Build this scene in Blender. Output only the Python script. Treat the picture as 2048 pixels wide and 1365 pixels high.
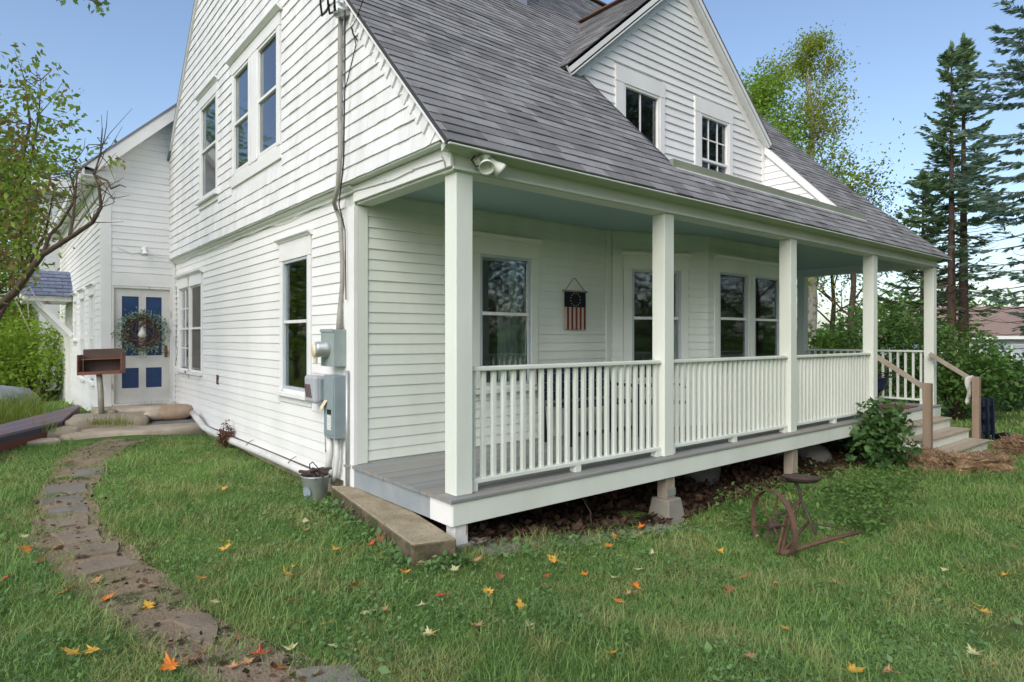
import bpy, bmesh, math, random
import numpy as np
from mathutils import Vector, Matrix
random.seed(7); rng = np.random.default_rng(7)
R = math.radians
scene = bpy.context.scene
for o in list(bpy.data.objects): bpy.data.objects.remove(o)
COL = scene.collection

# ---------------------------------------------------------------- camera
F_PX, CX_PX, HY_PX = 1268.6, 1024.0, 676.0          # focal length, centre and horizon in photo pixels
YAW = math.atan2(2570-1024, F_PX)
VD = np.array([math.cos(YAW), math.sin(YAW), 0.0]); VR = np.array([math.sin(YAW), -math.cos(YAW), 0.0])
CAM = -4.7*VD - ((908-CX_PX)/F_PX*4.7)*VR; CAM[2] = 0.36+(1000-HY_PX)*4.7/F_PX
cd = bpy.data.cameras.new('camera'); cam = bpy.data.objects.new('camera', cd); COL.objects.link(cam)
cam.location = CAM; cam.rotation_euler = (R(90), 0, YAW-R(90))
cd.sensor_width = 36; cd.lens = F_PX/2048*36; cd.shift_y = -(682.5-HY_PX)/2048; cd.clip_end = 3000; cd.clip_start = .05
scene.camera = cam

# ---------------------------------------------------------------- light
SUN_AZ = math.atan2(-0.84, -0.44)      # atan2(x, y): the sun stands over the left side yard
SUN_EL = R(38)
w = bpy.data.worlds.new('World'); scene.world = w; w.use_nodes = True
nt = w.node_tree; nt.nodes.clear()
sky = nt.nodes.new('ShaderNodeTexSky'); sky.sky_type = 'NISHITA'; sky.sun_disc = False
sky.sun_elevation = SUN_EL; sky.sun_rotation = SUN_AZ; sky.air_density = 1.0; sky.dust_density = 2.0; sky.ozone_density = 1.2; sky.altitude = 200
bg = nt.nodes.new('ShaderNodeBackground'); bg.inputs['Strength'].default_value = 0.122
wo = nt.nodes.new('ShaderNodeOutputWorld')
nt.links.new(sky.outputs[0], bg.inputs[0]); nt.links.new(bg.outputs[0], wo.inputs[0])
sl = bpy.data.lights.new('sun', 'SUN'); sl.energy = 1.22; sl.angle = R(45); sl.color = (1, .955, .885)
so = bpy.data.objects.new('sun', sl); COL.objects.link(so)
sd = Vector((math.sin(SUN_AZ)*math.cos(SUN_EL), math.cos(SUN_AZ)*math.cos(SUN_EL), math.sin(SUN_EL)))
so.rotation_euler = sd.to_track_quat('Z', 'Y').to_euler(); so.location = (-8, -4, 14)
vs = scene.view_settings; vs.view_transform = 'Standard'; vs.look = 'None'; vs.exposure = 0.86; vs.gamma = 1; vs.use_curve_mapping = False
scene.render.engine = 'CYCLES'
scene.cycles.max_bounces = 8; scene.cycles.transparent_max_bounces = 16

# ---------------------------------------------------------------- photo pixel -> place helpers
def ray(x, y): return VD+(x-CX_PX)/F_PX*VR+np.array([0, 0, -(y-HY_PX)/F_PX])
def PX(x, y, c): d = ray(x, y); return CAM+d*(c-CAM[0])/d[0]
def PY(x, y, c): d = ray(x, y); return CAM+d*(c-CAM[1])/d[1]
def PZ(x, y, c): d = ray(x, y); return CAM+d*(c-CAM[2])/d[2]
def PD(x, y, D): return CAM+ray(x, y)*D
def proj(P):
    q = np.asarray(P, float)-CAM; d = np.maximum(q@VD, .05)
    return CX_PX+F_PX*(q@VR)/d, HY_PX-F_PX*q[..., 2]/d, d
def psize(P):
    x, y, d = proj(np.array(P)); x = np.clip(x, 0, 2048); y = np.clip(y, 0, 1365)
    return (x.max()-x.min())*(y.max()-y.min())
def sm(t): t = np.clip(t, 0, 1); return t*t*(3-2*t)
def ground_z(x, y):
    x = np.asarray(x, float); y = np.asarray(y, float)
    b = .02-.30*sm((x+.9)/3.7)
    lf = sm((1.0-x)/2.0)
    b = b+lf*(.010*np.clip(y, 0, 7)+.17*sm((y-7.5)/1.0)*sm((x+2.1)/.7)*sm((10.5-y)/1.0)) - .25*sm((y-11)/8)*lf
    b = b+.014*np.sin(x*1.7+.4)*np.sin(y*1.3+1)+.008*np.sin(x*4.1+y*2.7)
    return b
def GP(x, y):                      # pixel -> ground point
    z = 0.0
    for _ in range(8):
        p = PZ(x, y, z); z = float(ground_z(p[0], p[1]))
    p[2] = z; return p

# ---------------------------------------------------------------- materials
MATS = {}
def nd(t, typ, **kw):
    n = t.nodes.new(typ)
    for k, v in kw.items(): setattr(n, k, v)
    return n
def newmat(name):
    m = bpy.data.materials.new(name); m.use_nodes = True; t = m.node_tree; t.nodes.clear()
    out = nd(t, 'ShaderNodeOutputMaterial'); MATS[name] = m
    return m, t, out
def mixc(t, fac, a, b, mode='MIX'):
    n = nd(t, 'ShaderNodeMix', data_type='RGBA', blend_type=mode)
    for sock, v in ((n.inputs[0], fac), (n.inputs[6], a), (n.inputs[7], b)):
        if hasattr(v, 'is_linked'): t.links.new(v, sock)
        elif isinstance(v, (int, float)): sock.default_value = v
        else: sock.default_value = (*v, 1)
    return n.outputs[2]
def noise(t, scale, detail=4, vec=None, rough=.55, stretch=None):
    n = nd(t, 'ShaderNodeTexNoise'); n.inputs['Scale'].default_value = scale; n.inputs['Detail'].default_value = detail; n.inputs['Roughness'].default_value = rough
    tc = nd(t, 'ShaderNodeTexCoord'); v = tc.outputs['Object']
    if stretch:
        mp = nd(t, 'ShaderNodeMapping'); mp.inputs['Scale'].default_value = stretch; t.links.new(v, mp.inputs['Vector']); v = mp.outputs[0]
    t.links.new(v, n.inputs['Vector']); return n.outputs['Fac']
def ramp(t, v, a, b, lo=0., hi=1.):
    n = nd(t, 'ShaderNodeMapRange'); n.inputs[1].default_value = a; n.inputs[2].default_value = b; n.inputs[3].default_value = lo; n.inputs[4].default_value = hi
    t.links.new(v, n.inputs[0]); return n.outputs[0]
def tintnode(t):
    n = nd(t, 'ShaderNodeAttribute'); n.attribute_name = 'tint'; return n.outputs['Fac']
def pm(name, col, col2=None, rough=.6, ns=6, lo=.35, hi=.7, tint=0., bump=0., bs=40, spec=.3, stretch=None, spots=None, metal=0., brange=None):
    """paint / stone / wood: colour, noise colour, per-piece tint, fine bump, optional worn spots (scale, threshold, colour)"""
    m, t, out = newmat(name); p = nd(t, 'ShaderNodeBsdfPrincipled')
    c = None
    if col2 is not None: c = mixc(t, ramp(t, noise(t, ns, 5, stretch=stretch), lo, hi), col, col2)
    else: c = mixc(t, 0., col, col)
    if spots:
        for sp in (spots if isinstance(spots, list) else [spots]):
            c = mixc(t, ramp(t, noise(t, sp[0], 6, rough=.65, stretch=sp[3] if len(sp) > 3 else None), sp[1], sp[1]+.04), c, sp[2])
    if tint:
        g = ramp(t, tintnode(t), 0, 1, 1-tint, 1+tint)
        cb = nd(t, 'ShaderNodeCombineColor'); [t.links.new(g, cb.inputs[i]) for i in range(3)]
        c = mixc(t, 1., c, cb.outputs[0], 'MULTIPLY')
    t.links.new(c, p.inputs['Base Color']); p.inputs['Roughness'].default_value = rough
    p.inputs['Specular IOR Level'].default_value = spec; p.inputs['Metallic'].default_value = metal
    if bump:
        b = nd(t, 'ShaderNodeBump'); b.inputs['Strength'].default_value = bump; b.inputs['Distance'].default_value = .02
        t.links.new(noise(t, bs, 6, stretch=stretch), b.inputs['Height']); t.links.new(b.outputs[0], p.inputs['Normal'])
    t.links.new(p.outputs[0], out.inputs[0]); return m
def leafmat(name, c1, c2, c3=None, trans=.35, rough=.55, cr=(.52, .66)):
    m, t, out = newmat(name)
    tn = tintnode(t); c = mixc(t, tn, c1, c2)
    if c3 is not None: c = mixc(t, ramp(t, noise(t, .9 if cr[0] > .5 else 2.2, 3), cr[0], cr[1]), c, c3)
    p = nd(t, 'ShaderNodeBsdfPrincipled'); p.inputs['Roughness'].default_value = rough; p.inputs['Specular IOR Level'].default_value = .25
    tr = nd(t, 'ShaderNodeBsdfTranslucent'); mx = nd(t, 'ShaderNodeMixShader'); mx.inputs[0].default_value = trans
    c2_ = mixc(t, .35, c, (.35, .45, .03))
    t.links.new(c, p.inputs['Base Color']); t.links.new(c2_, tr.inputs['Color'])
    t.links.new(p.outputs[0], mx.inputs[1]); t.links.new(tr.outputs[0], mx.inputs[2]); t.links.new(mx.outputs[0], out.inputs[0]); return m
def glassmat(name, tintc=(.86, .9, .88), ior=1.52):
    m, t, out = newmat(name)
    g = nd(t, 'ShaderNodeBsdfGlossy'); g.inputs['Roughness'].default_value = .035; g.inputs['Color'].default_value = (.95, .97, 1, 1)
    tr = nd(t, 'ShaderNodeBsdfTransparent'); tr.inputs['Color'].default_value = (*tintc, 1)
    fr = nd(t, 'ShaderNodeFresnel'); fr.inputs['IOR'].default_value = ior
    f2 = nd(t, 'ShaderNodeMath', operation='MULTIPLY_ADD'); f2.inputs[1].default_value = 1.6; f2.inputs[2].default_value = .015; f2.use_clamp = True   # two faces of storm pane and sash
    b = nd(t, 'ShaderNodeBump'); b.inputs['Strength'].default_value = .035; b.inputs['Distance'].default_value = .02
    t.links.new(noise(t, 3.2, 2), b.inputs['Height']); t.links.new(b.outputs[0], g.inputs['Normal'])
    t.links.new(fr.outputs[0], f2.inputs[0])
    mx = nd(t, 'ShaderNodeMixShader'); t.links.new(f2.outputs[0], mx.inputs[0]); t.links.new(tr.outputs[0], mx.inputs[1]); t.links.new(g.outputs[0], mx.inputs[2])
    t.links.new(mx.outputs[0], out.inputs[0]); return m

WOOD = (.30, .22, .15)
pm('white_siding', (.80, .80, .795), (.72, .725, .71), ns=1.3, tint=.035, rough=.5, bump=.12, bs=22, stretch=(1, 1, .35), spots=(9, .735, (.42, .36, .30)))
pm('white_shingle', (.80, .80, .80), (.69, .695, .70), ns=2.2, tint=.05, rough=.6, bump=.25, bs=30, stretch=(1, 2.5, .25), spots=(7, .73, (.50, .47, .45)))
pm('white_trim', (.80, .80, .79), (.73, .735, .715), ns=3, tint=.02, rough=.42, bump=.06, bs=18, spots=(11, .74, (.45, .40, .33)))
pm('porch_bounce_paint', (.715, .75, .685), (.63, .665, .595), ns=2.2, tint=.02, rough=.42, bump=.08, bs=20, stretch=(1, 1, .4), spots=(10, .735, (.42, .38, .30)))  # white porch paint with green bounce from lawn and trees tinted into it
pm('worn_trim', (.74, .74, .72), (.62, .60, .55), ns=5, tint=.02, rough=.6, bump=.25, bs=30, stretch=(1, 1, .25), spots=[(4.5, .60, (.36, .28, .22), (3, 3, .5)), (14, .66, (.52, .40, .27))])
pm('teal_ceiling', (.34, .47, .475), (.38, .50, .50), ns=2, rough=.5)
pm('deck_grey', (.235, .245, .235), (.31, .275, .235), ns=1.6, lo=.45, hi=.75, tint=.07, rough=.6, bump=.3, bs=24, stretch=(.25, 3, 1), spec=.35)
pm('skirt_bluegrey', (.25, .285, .31), (.31, .335, .35), ns=4, tint=.03, rough=.5, bump=.08)
pm('raw_wood', (.27, .225, .175), (.36, .315, .26), ns=5, tint=.12, rough=.75, bump=.3, bs=40, stretch=(2, 2, .25))
pm('newel_wood', (.225, .165, .115), (.28, .215, .16), ns=5, tint=.1, rough=.7, bump=.25, bs=40, stretch=(3, 3, .25))
pm('tread_wood', (.43, .36, .265), (.34, .285, .21), ns=3, tint=.08, rough=.7, bump=.25, bs=30, stretch=(.3, 3, 1))
pm('roof_shingle', (.245, .244, .248), (.180, .180, .184), ns=2.6, lo=.35, hi=.7, tint=.26, rough=.92, bump=.35, bs=160, spec=.15, spots=(1.1, .64, (.18, .178, .16)))
pm('ridge_cap', (.19, .105, .08), (.14, .085, .07), ns=8, tint=.15, rough=.85)
pm('lead', (.30, .30, .34), (.40, .40, .44), ns=8, rough=.45, metal=.3)
pm('dark_flash', (.05, .05, .055), rough=.6)
pm('metal_edge', (.80, .80, .80), (.66, .66, .64), ns=8, rough=.3, spec=.5)
pm('gutter_green', (.21, .24, .175), (.27, .29, .22), ns=3, rough=.5, spots=(6, .66, (.24, .15, .09)))
pm('interior', (.10, .10, .09), (.13, .12, .10), ns=1, rough=.9)
pm('interior_dark', (.03, .03, .03), rough=.9)
pm('curtain', (.62, .63, .61), (.50, .51, .50), ns=6, rough=.9, stretch=(8, 8, .3))
pm('screen', (.09, .085, .078), (.12, .11, .10), ns=3, rough=.7)
pm('tan_shade', (.26, .21, .16), (.22, .18, .14), ns=3, rough=.8)
pm('storm_frame', (.40, .455, .50), (.47, .51, .54), ns=5, rough=.35, spec=.5)
glassmat('glass')
pm('blue_panel', (.020, .050, .135), (.030, .065, .155), ns=5, rough=.45, tint=.03, bump=.1, spots=(16, .74, (.40, .38, .34)))
pm('door_paint', (.66, .65, .62), (.58, .57, .54), ns=4, rough=.5, tint=.02, bump=.1, spots=(8, .70, (.44, .32, .18)))
pm('galvanised', (.36, .39, .385), (.47, .49, .48), ns=14, rough=.42, metal=.55, spec=.5)
pm('box_green', (.255, .31, .30), (.32, .37, .355), ns=4, rough=.5, tint=.02)
pm('box_grey', (.22, .275, .295), (.27, .32, .335), ns=4, rough=.5)
pm('plastic_grey', (.37, .39, .43), (.42, .44, .47), ns=3, rough=.45)
pm('pvc', (.68, .68, .66), (.56, .57, .54), ns=5, rough=.4)
pm('cable', (.36, .34, .30), (.26, .25, .22), ns=6, rough=.7)
pm('black_wire', (.02, .02, .022), rough=.5)
pm('label_white', (.72, .72, .70), (.45, .46, .46), ns=90, lo=.52, hi=.56, rough=.6)
pm('tape_tan', (.62, .53, .36), (.72, .66, .52), ns=12, rough=.6)
pm('brass', (.22, .15, .07), (.12, .08, .05), ns=10, rough=.4, metal=.6)
pm('concrete', (.30, .255, .175), (.205, .175, .115), ns=5, lo=.4, hi=.62, rough=.95, bump=.5, bs=90, tint=.05, spots=[(30, .68, (.16, .13, .085)), (3, .60, (.245, .20, .12))])
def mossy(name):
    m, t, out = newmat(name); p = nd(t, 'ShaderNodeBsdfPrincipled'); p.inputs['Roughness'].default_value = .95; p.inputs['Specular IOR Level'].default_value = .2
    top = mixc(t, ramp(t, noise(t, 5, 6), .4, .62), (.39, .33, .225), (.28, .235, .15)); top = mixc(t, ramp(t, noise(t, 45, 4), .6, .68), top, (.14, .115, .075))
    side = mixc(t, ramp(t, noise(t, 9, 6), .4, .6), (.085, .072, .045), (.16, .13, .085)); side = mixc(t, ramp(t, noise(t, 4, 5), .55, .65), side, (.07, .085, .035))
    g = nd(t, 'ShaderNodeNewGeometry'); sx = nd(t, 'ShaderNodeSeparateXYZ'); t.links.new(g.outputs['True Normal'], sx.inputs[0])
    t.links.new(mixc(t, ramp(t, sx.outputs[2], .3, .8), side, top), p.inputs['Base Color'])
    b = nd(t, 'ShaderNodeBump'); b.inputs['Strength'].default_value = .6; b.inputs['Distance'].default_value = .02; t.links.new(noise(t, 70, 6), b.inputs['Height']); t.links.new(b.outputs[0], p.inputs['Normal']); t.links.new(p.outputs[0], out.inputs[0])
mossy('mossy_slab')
pm('pier_concrete', (.25, .235, .20), (.19, .185, .15), ns=5, rough=.95, bump=.4, bs=70)
pm('fieldstone', (.46, .395, .31), (.34, .28, .205), ns=4, rough=.9, bump=.5, bs=26, tint=.14, spots=(5, .62, (.47, .43, .36)))
pm('rust_stone', (.33, .225, .15), (.42, .32, .23), ns=4, rough=.9, bump=.5, bs=26)
pm('boulder', (.19, .185, .17), (.13, .125, .11), ns=3, rough=.95, bump=.5, bs=30, tint=.12)
pm('path_slate', (.19, .175, .15), (.15, .135, .112), ns=4, rough=.9, bump=.3, bs=36, tint=.14, spots=(5, .60, (.20, .165, .115)))
pm('path_brown', (.245, .195, .145), (.185, .15, .11), ns=4, rough=.95, bump=.4, bs=40, tint=.14)
pm('rust', (.135, .075, .05), (.085, .052, .04), ns=14, rough=.85, bump=.3, bs=60, tint=.05)
pm('rust_dark', (.055, .042, .038), (.09, .06, .048), ns=14, rough=.8)
pm('shelf_wood', (.235, .098, .060), (.165, .065, .042), ns=5, rough=.5, tint=.1, stretch=(.4, 4, 4))
pm('shelf_dark', (.095, .062, .055), (.13, .085, .07), ns=6, rough=.6)
pm('pole_metal', (.33, .325, .27), (.26, .24, .19), ns=6, rough=.5, metal=.3)
pm('hatch', (.22, .15, .155), (.19, .155, .20), ns=3.5, lo=.4, hi=.62, tint=.14, rough=.5, bump=.2, bs=30, stretch=(1, .3, 1), spots=(7, .64, (.36, .25, .21)))
pm('hatch_blue', (.035, .04, .075), (.055, .055, .09), ns=4, rough=.5)
pm('hatch_red', (.16, .05, .035), (.12, .045, .035), ns=4, rough=.6)
pm('tarp', (.19, .215, .225), (.25, .27, .275), ns=1.5, rough=.6, bump=.3, bs=5)
pm('slate_blue', (.12, .145, .215), (.16, .185, .26), ns=5, tint=.12, rough=.6, bump=.2)
pm('twig', (.17, .105, .06), (.10, .065, .04), ns=20, rough=.9, tint=.25)
pm('gourd', (.55, .55, .50), rough=.5)
pm('flag_navy', (.010, .012, .022), rough=.9)
pm('flag_red', (.16, .035, .03), rough=.9)
pm('flag_cream', (.52, .44, .37), (.44, .36, .30), ns=20, rough=.9)
pm('gold', (.36, .30, .18), rough=.8)
pm('mat_brown', (.20, .09, .055), (.15, .07, .045), ns=30, rough=.95, bump=.4, bs=120)
pm('navy', (.015, .022, .055), (.02, .03, .07), ns=6, rough=.5)
pm('black_metal', (.018, .018, .02), rough=.45)
pm('blue_plastic', (.012, .018, .034), (.018, .025, .042), ns=4, rough=.45)
pm('cloth', (.55, .535, .50), (.46, .45, .42), ns=14, rough=.95)
pm('straw', (.30, .20, .115), (.20, .13, .08), ns=9, tint=.45, rough=.95, bump=.9, bs=60)
pm('bark', (.105, .075, .055), (.06, .045, .035), ns=9, rough=.95, bump=.6, bs=26, stretch=(3, 3, .5))
pm('bark_spruce', (.15, .095, .075), (.09, .06, .05), ns=9, rough=.95, bump=.6, bs=26, stretch=(3, 3, .5))
pm('bark_dead', (.44, .40, .35), (.33, .29, .25), ns=9, rough=.9)
pm('bark_birch', (.42, .40, .36), (.20, .18, .16), ns=5, lo=.5, hi=.62, rough=.9)
pm('n_wall', (.50, .55, .64), (.56, .60, .67), ns=2, rough=.7)
pm('n_roof', (.27, .19, .155), (.23, .165, .135), ns=4, rough=.9, tint=.1)
pm('n_white', (.78, .78, .77), rough=.6)
leafmat('leaf_left', (.11, .19, .03), (.22, .33, .05), (.17, .075, .055), cr=(.47, .60), trans=.45)
leafmat('leaf_bg', (.085, .165, .03), (.21, .33, .06), trans=.45)
leafmat('leaf_lime', (.19, .32, .04), (.32, .47, .075), trans=.55)
leafmat('leaf_poplar', (.20, .27, .045), (.36, .40, .07), (.31, .27, .05), trans=.5)
leafmat('leaf_maple', (.030, .085, .015), (.06, .14, .025), trans=.35)
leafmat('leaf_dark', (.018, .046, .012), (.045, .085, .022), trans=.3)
leafmat('leaf_shrub', (.055, .125, .032), (.13, .25, .06), trans=.35)
leafmat('leaf_bush', (.045, .105, .036), (.10, .195, .06), trans=.3)
leafmat('leaf_fern', (.075, .15, .04), (.14, .25, .065), trans=.35)
leafmat('leaf_red', (.12, .035, .03), (.17, .07, .05), trans=.25)
leafmat('needle', (.13, .215, .115), (.25, .37, .195), trans=.32, rough=.7)
leafmat('needle_blue', (.135, .22, .18), (.255, .365, .31), trans=.32, rough=.7)
leafmat('grass_dry', (.24, .21, .09), (.36, .31, .15), trans=.2)
leafmat('grass', (.105, .205, .050), (.270, .430, .130), (.320, .365, .135), cr=(.48, .60), trans=.3, rough=.5)
leafmat('grass_tall', (.10, .16, .03), (.24, .28, .06), trans=.35)
leafmat('clover', (.075, .155, .048), (.16, .28, .10), trans=.25)
leafmat('goldenrod', (.50, .34, .03), (.62, .46, .06), trans=.3)
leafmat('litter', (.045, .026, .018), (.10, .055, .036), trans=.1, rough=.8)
pm('leaf_orange', (.58, .155, .022), (.66, .24, .035), ns=18, rough=.6)
pm('leaf_yellow', (.60, .37, .055), (.52, .27, .04), ns=18, rough=.6)
pm('leaf_pale', (.42, .42, .20), (.50, .45, .25), ns=18, rough=.6)
pm('leaf_tan', (.47, .26, .13), (.40, .19, .085), ns=18, rough=.7)
pm('leaf_brown', (.19, .075, .035), (.26, .11, .05), ns=18, rough=.7)
pm('leaf_redfall', (.42, .055, .03), (.50, .11, .04), ns=18, rough=.6)
def groundmat():
    m, t, out = newmat('lawn_soil'); p = nd(t, 'ShaderNodeBsdfPrincipled')
    c = mixc(t, ramp(t, noise(t, 3.0, 6), .38, .62), (.075, .120, .030), (.110, .185, .048))
    c = mixc(t, ramp(t, noise(t, .9, 5), .62, .74), c, (.115, .085, .055))
    t.links.new(c, p.inputs['Base Color']); p.inputs['Roughness'].default_value = .95; p.inputs['Specular IOR Level'].default_value = .1
    b = nd(t, 'ShaderNodeBump'); b.inputs['Strength'].default_value = .6; t.links.new(noise(t, 30, 6), b.inputs['Height']); t.links.new(b.outputs[0], p.inputs['Normal'])
    t.links.new(p.outputs[0], out.inputs[0])
groundmat()
pm('path_dirt', (.27, .205, .135), (.18, .14, .09), ns=7, rough=.97, bump=.8, bs=55, spots=[(26, .66, (.24, .20, .16)), (3.4, .56, (.075, .085, .03))])
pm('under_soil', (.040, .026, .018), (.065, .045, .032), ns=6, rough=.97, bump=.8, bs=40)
pm('gravel', (.21, .20, .195), (.30, .29, .285), ns=40, rough=.95, bump=.8, bs=70)
# ---------------------------------------------------------------- mesh builders
class MB:
    def __init__(s): s.v = []; s.f = []; s.t = []
    def add(s, V, Fc, tint=.5):
        n = len(s.v); s.v += [tuple(map(float, p)) for p in V]; s.f += [tuple(i+n for i in f) for f in Fc]; s.t += [tint]*len(V); return s
    def hexa(s, c, tint=.5):          # 8 corners: bottom ring 0-3, top ring 4-7
        c = [np.array(p, float) for p in c]
        fl = np.dot(np.cross(c[1]-c[0], c[3]-c[0]), c[4]-c[0]) < 0
        fs = [(0, 3, 2, 1), (4, 5, 6, 7), (0, 1, 5, 4), (1, 2, 6, 5), (2, 3, 7, 6), (3, 0, 4, 7)]
        if fl: fs = [f[::-1] for f in fs]
        return s.add(c, fs, tint)
    def box(s, x0, x1, y0, y1, z0, z1, tint=.5):
        return s.hexa([(x0, y0, z0), (x1, y0, z0), (x1, y1, z0), (x0, y1, z0), (x0, y0, z1), (x1, y0, z1), (x1, y1, z1), (x0, y1, z1)], tint)
    def bar(s, a, b, wd, hg, up=(0, 0, 1), tint=.5):
        a = np.array(a, float); b = np.array(b, float); d = b-a; d /= np.linalg.norm(d)
        r = np.cross(d, up); r /= np.linalg.norm(r); u = np.cross(r, d)
        c = [p+r*sx*wd/2+u*sy*hg/2 for p in (a, b) for sx, sy in ((-1, -1), (1, -1), (1, 1), (-1, 1))]
        return s.hexa(c, tint)
    def prism(s, poly, d, tint=.5):   # extrude a planar polygon by vector d
        poly = [np.array(p, float) for p in poly]; d = np.array(d, float); n = len(poly)
        nn = sum((np.cross(poly[i], poly[(i+1) % n]) for i in range(n)), np.zeros(3))
        fl = np.dot(nn, d) > 0
        fs = [tuple(range(n))[::-1], tuple(range(n, 2*n))]+[(i, (i+1) % n, n+(i+1) % n, n+i) for i in range(n)]
        if not fl: fs = [f[::-1] for f in fs]
        return s.add(poly+[p+d for p in poly], fs, tint)
    def tube(s, pts, rad, n=6, tint=.5, cap=True):
        pts = [np.array(p, float) for p in pts]; m = len(pts)
        rad = list(rad) if hasattr(rad, '__len__') else [rad]*m
        V = []; ref = None
        for i in range(m):
            d = pts[min(i+1, m-1)]-pts[max(i-1, 0)]; d /= (np.linalg.norm(d)+1e-9)
            if ref is None: ref = np.cross(d, (0.31, .17, .93)); ref = ref if np.linalg.norm(ref) > .1 else np.cross(d, (1, 0, 0))
            r = ref-d*np.dot(ref, d); r /= (np.linalg.norm(r)+1e-9); ref = r; u = np.cross(d, r)
            V += [pts[i]+rad[i]*(math.cos(2*math.pi*k/n)*r+math.sin(2*math.pi*k/n)*u) for k in range(n)]
        Fc = [(i*n+k, i*n+(k+1) % n, (i+1)*n+(k+1) % n, (i+1)*n+k) for i in range(m-1) for k in range(n)]
        if cap: Fc += [tuple(range(n))[::-1], tuple(range((m-1)*n, m*n))]
        return s.add(V, Fc, tint)
    def lathe(s, prof, c=(0, 0, 0), n=20, tint=.5, axis=(0, 0, 1)):
        a = Vector(axis).normalized(); q = Vector((0, 0, 1)).rotation_difference(a)
        V = []
        for r, z in prof:
            for k in range(n):
                p = q @ Vector((r*math.cos(2*math.pi*k/n), r*math.sin(2*math.pi*k/n), z)); V.append((p.x+c[0], p.y+c[1], p.z+c[2]))
        m = len(prof); Fc = [(i*n+k, i*n+(k+1) % n, (i+1)*n+(k+1) % n, (i+1)*n+k) for i in range(m-1) for k in range(n)]
        return s.add(V, Fc, tint)
def link(o, parent=None):
    COL.objects.link(o)
    if parent is not None:
        o.parent = parent
    return o
def obj(name, mb, mat, parent=None, smooth=False, bevel=0., rel=False, data=None):
    """one mesh object; vertices are world positions unless rel (then local to the parent)"""
    if data is None:
        me = bpy.data.meshes.new(name); me.from_pydata(mb.v, [], mb.f)
        at = me.attributes.new('tint', 'FLOAT', 'POINT'); at.data.foreach_set('value', np.array(mb.t, 'f'))
        me.materials.append(MATS[mat])
        if smooth: me.polygons.foreach_set('use_smooth', np.ones(len(me.polygons), bool))
        me.update()
    else: me = data
    o = bpy.data.objects.new(name, me); link(o, parent)
    if parent is not None and not rel:
        l = Vector((0, 0, 0)); p = parent
        while p: l += p.location; p = p.parent
        o.location = -l
    if bevel:
        b = o.modifiers.new('bevel', 'BEVEL'); b.width = bevel; b.segments = 2; b.limit_method = 'ANGLE'
    return o
def fastmesh(name, V, Fc, tint, mat, parent=None, k=4, smooth=False, mats=None, mi=None):
    V = np.ascontiguousarray(V, 'f'); Fc = np.ascontiguousarray(Fc, 'i'); n = len(Fc)
    me = bpy.data.meshes.new(name); me.vertices.add(len(V)); me.vertices.foreach_set('co', V.ravel())
    me.loops.add(n*k); me.loops.foreach_set('vertex_index', Fc.ravel())
    me.polygons.add(n); me.polygons.foreach_set('loop_start', np.arange(0, n*k, k, dtype='i'))
    try: me.polygons.foreach_set('loop_total', np.full(n, k, 'i'))
    except Exception: pass
    at = me.attributes.new('tint', 'FLOAT', 'POINT'); at.data.foreach_set('value', np.ascontiguousarray(tint, 'f'))
    me.materials.append(MATS[mat]); me.update(calc_edges=True)
    if smooth: me.polygons.foreach_set('use_smooth', np.ones(n, bool))
    o = bpy.data.objects.new(name, me); link(o, parent)
    if parent is not None:
        l = Vector((0, 0, 0)); p = parent
        while p: l += p.location; p = p.parent
        o.location = -l
    return o
def tag(o, label=None, cat=None, group=None, kind=None):
    if label: o['label'] = label
    if cat: o['category'] = cat
    if group: o['group'] = group
    if kind: o['kind'] = kind
    return o
def thing(name, label, cat, loc=(0, 0, 0), group=None):
    o = bpy.data.objects.new(name, None); o.empty_display_size = .1; link(o); o.location = Vector([float(c) for c in loc]); return tag(o, label, cat, group)

# ---------------------------------------------------------------- the ground
def grid_mesh(xs, ys, zf):
    X, Y = np.meshgrid(xs, ys, indexing='ij'); Z = zf(X, Y); nx, ny = len(xs), len(ys)
    V = np.stack([X, Y, Z], -1).reshape(-1, 3); i, j = np.meshgrid(np.arange(nx-1), np.arange(ny-1), indexing='ij'); a = (i*ny+j).ravel()
    return V, np.stack([a, a+ny, a+ny+1, a+1], -1)
xs = np.concatenate([[-900, -400, -150, -70, -35, -20, -14], np.arange(-10, 14.1, .2), [16, 19, 24, 32, 45, 70, 150, 400, 900]])
ys = np.concatenate([[-900, -400, -150, -70, -35, -20, -12], np.arange(-7, 13.1, .2), [15, 18, 22, 28, 36, 50, 80, 150, 400, 900]])
V, Fq = grid_mesh(xs, ys, ground_z)
tag(fastmesh('ground', V, Fq, np.full(len(V), .5), 'lawn_soil', smooth=True), kind='structure')

# ---------------------------------------------------------------- the house
HOUSE = thing('house', 'white clapboard farmhouse with grey shingle roof and a long front porch', 'house')
DECK = .365; YW = 1.656; XU = -.10; YE = 9.16; XE = -1.165
SL = 1.03; Z0 = 3.02; Y0 = -.09; RY = 5.42; RZ = Z0+SL*(RY-Y0)
def roof_z(y): return Z0+SL*(y-Y0)
Z3 = np.array([0, 0, 1.])
class Wall:
    def __init__(s, P, U, N): s.P = np.array(P, float); s.U = np.array(U, float); s.N = np.array(N, float)
    def pt(s, u, z, n=0): return s.P+s.U*u+s.N*n+Z3*z
    def box(s, mb, u0, u1, z0, z1, n0, n1, tint=.5):
        return mb.hexa([s.pt(u0, z0, n0), s.pt(u1, z0, n0), s.pt(u1, z0, n1), s.pt(u0, z0, n1), s.pt(u0, z1, n0), s.pt(u1, z1, n0), s.pt(u1, z1, n1), s.pt(u0, z1, n1)], tint)
LEFT = Wall((0, 0, 0), (0, 1, 0), (-1, 0, 0))
LEFTU = Wall((XU, 0, 0), (0, 1, 0), (-1, 0, 0))
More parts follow.
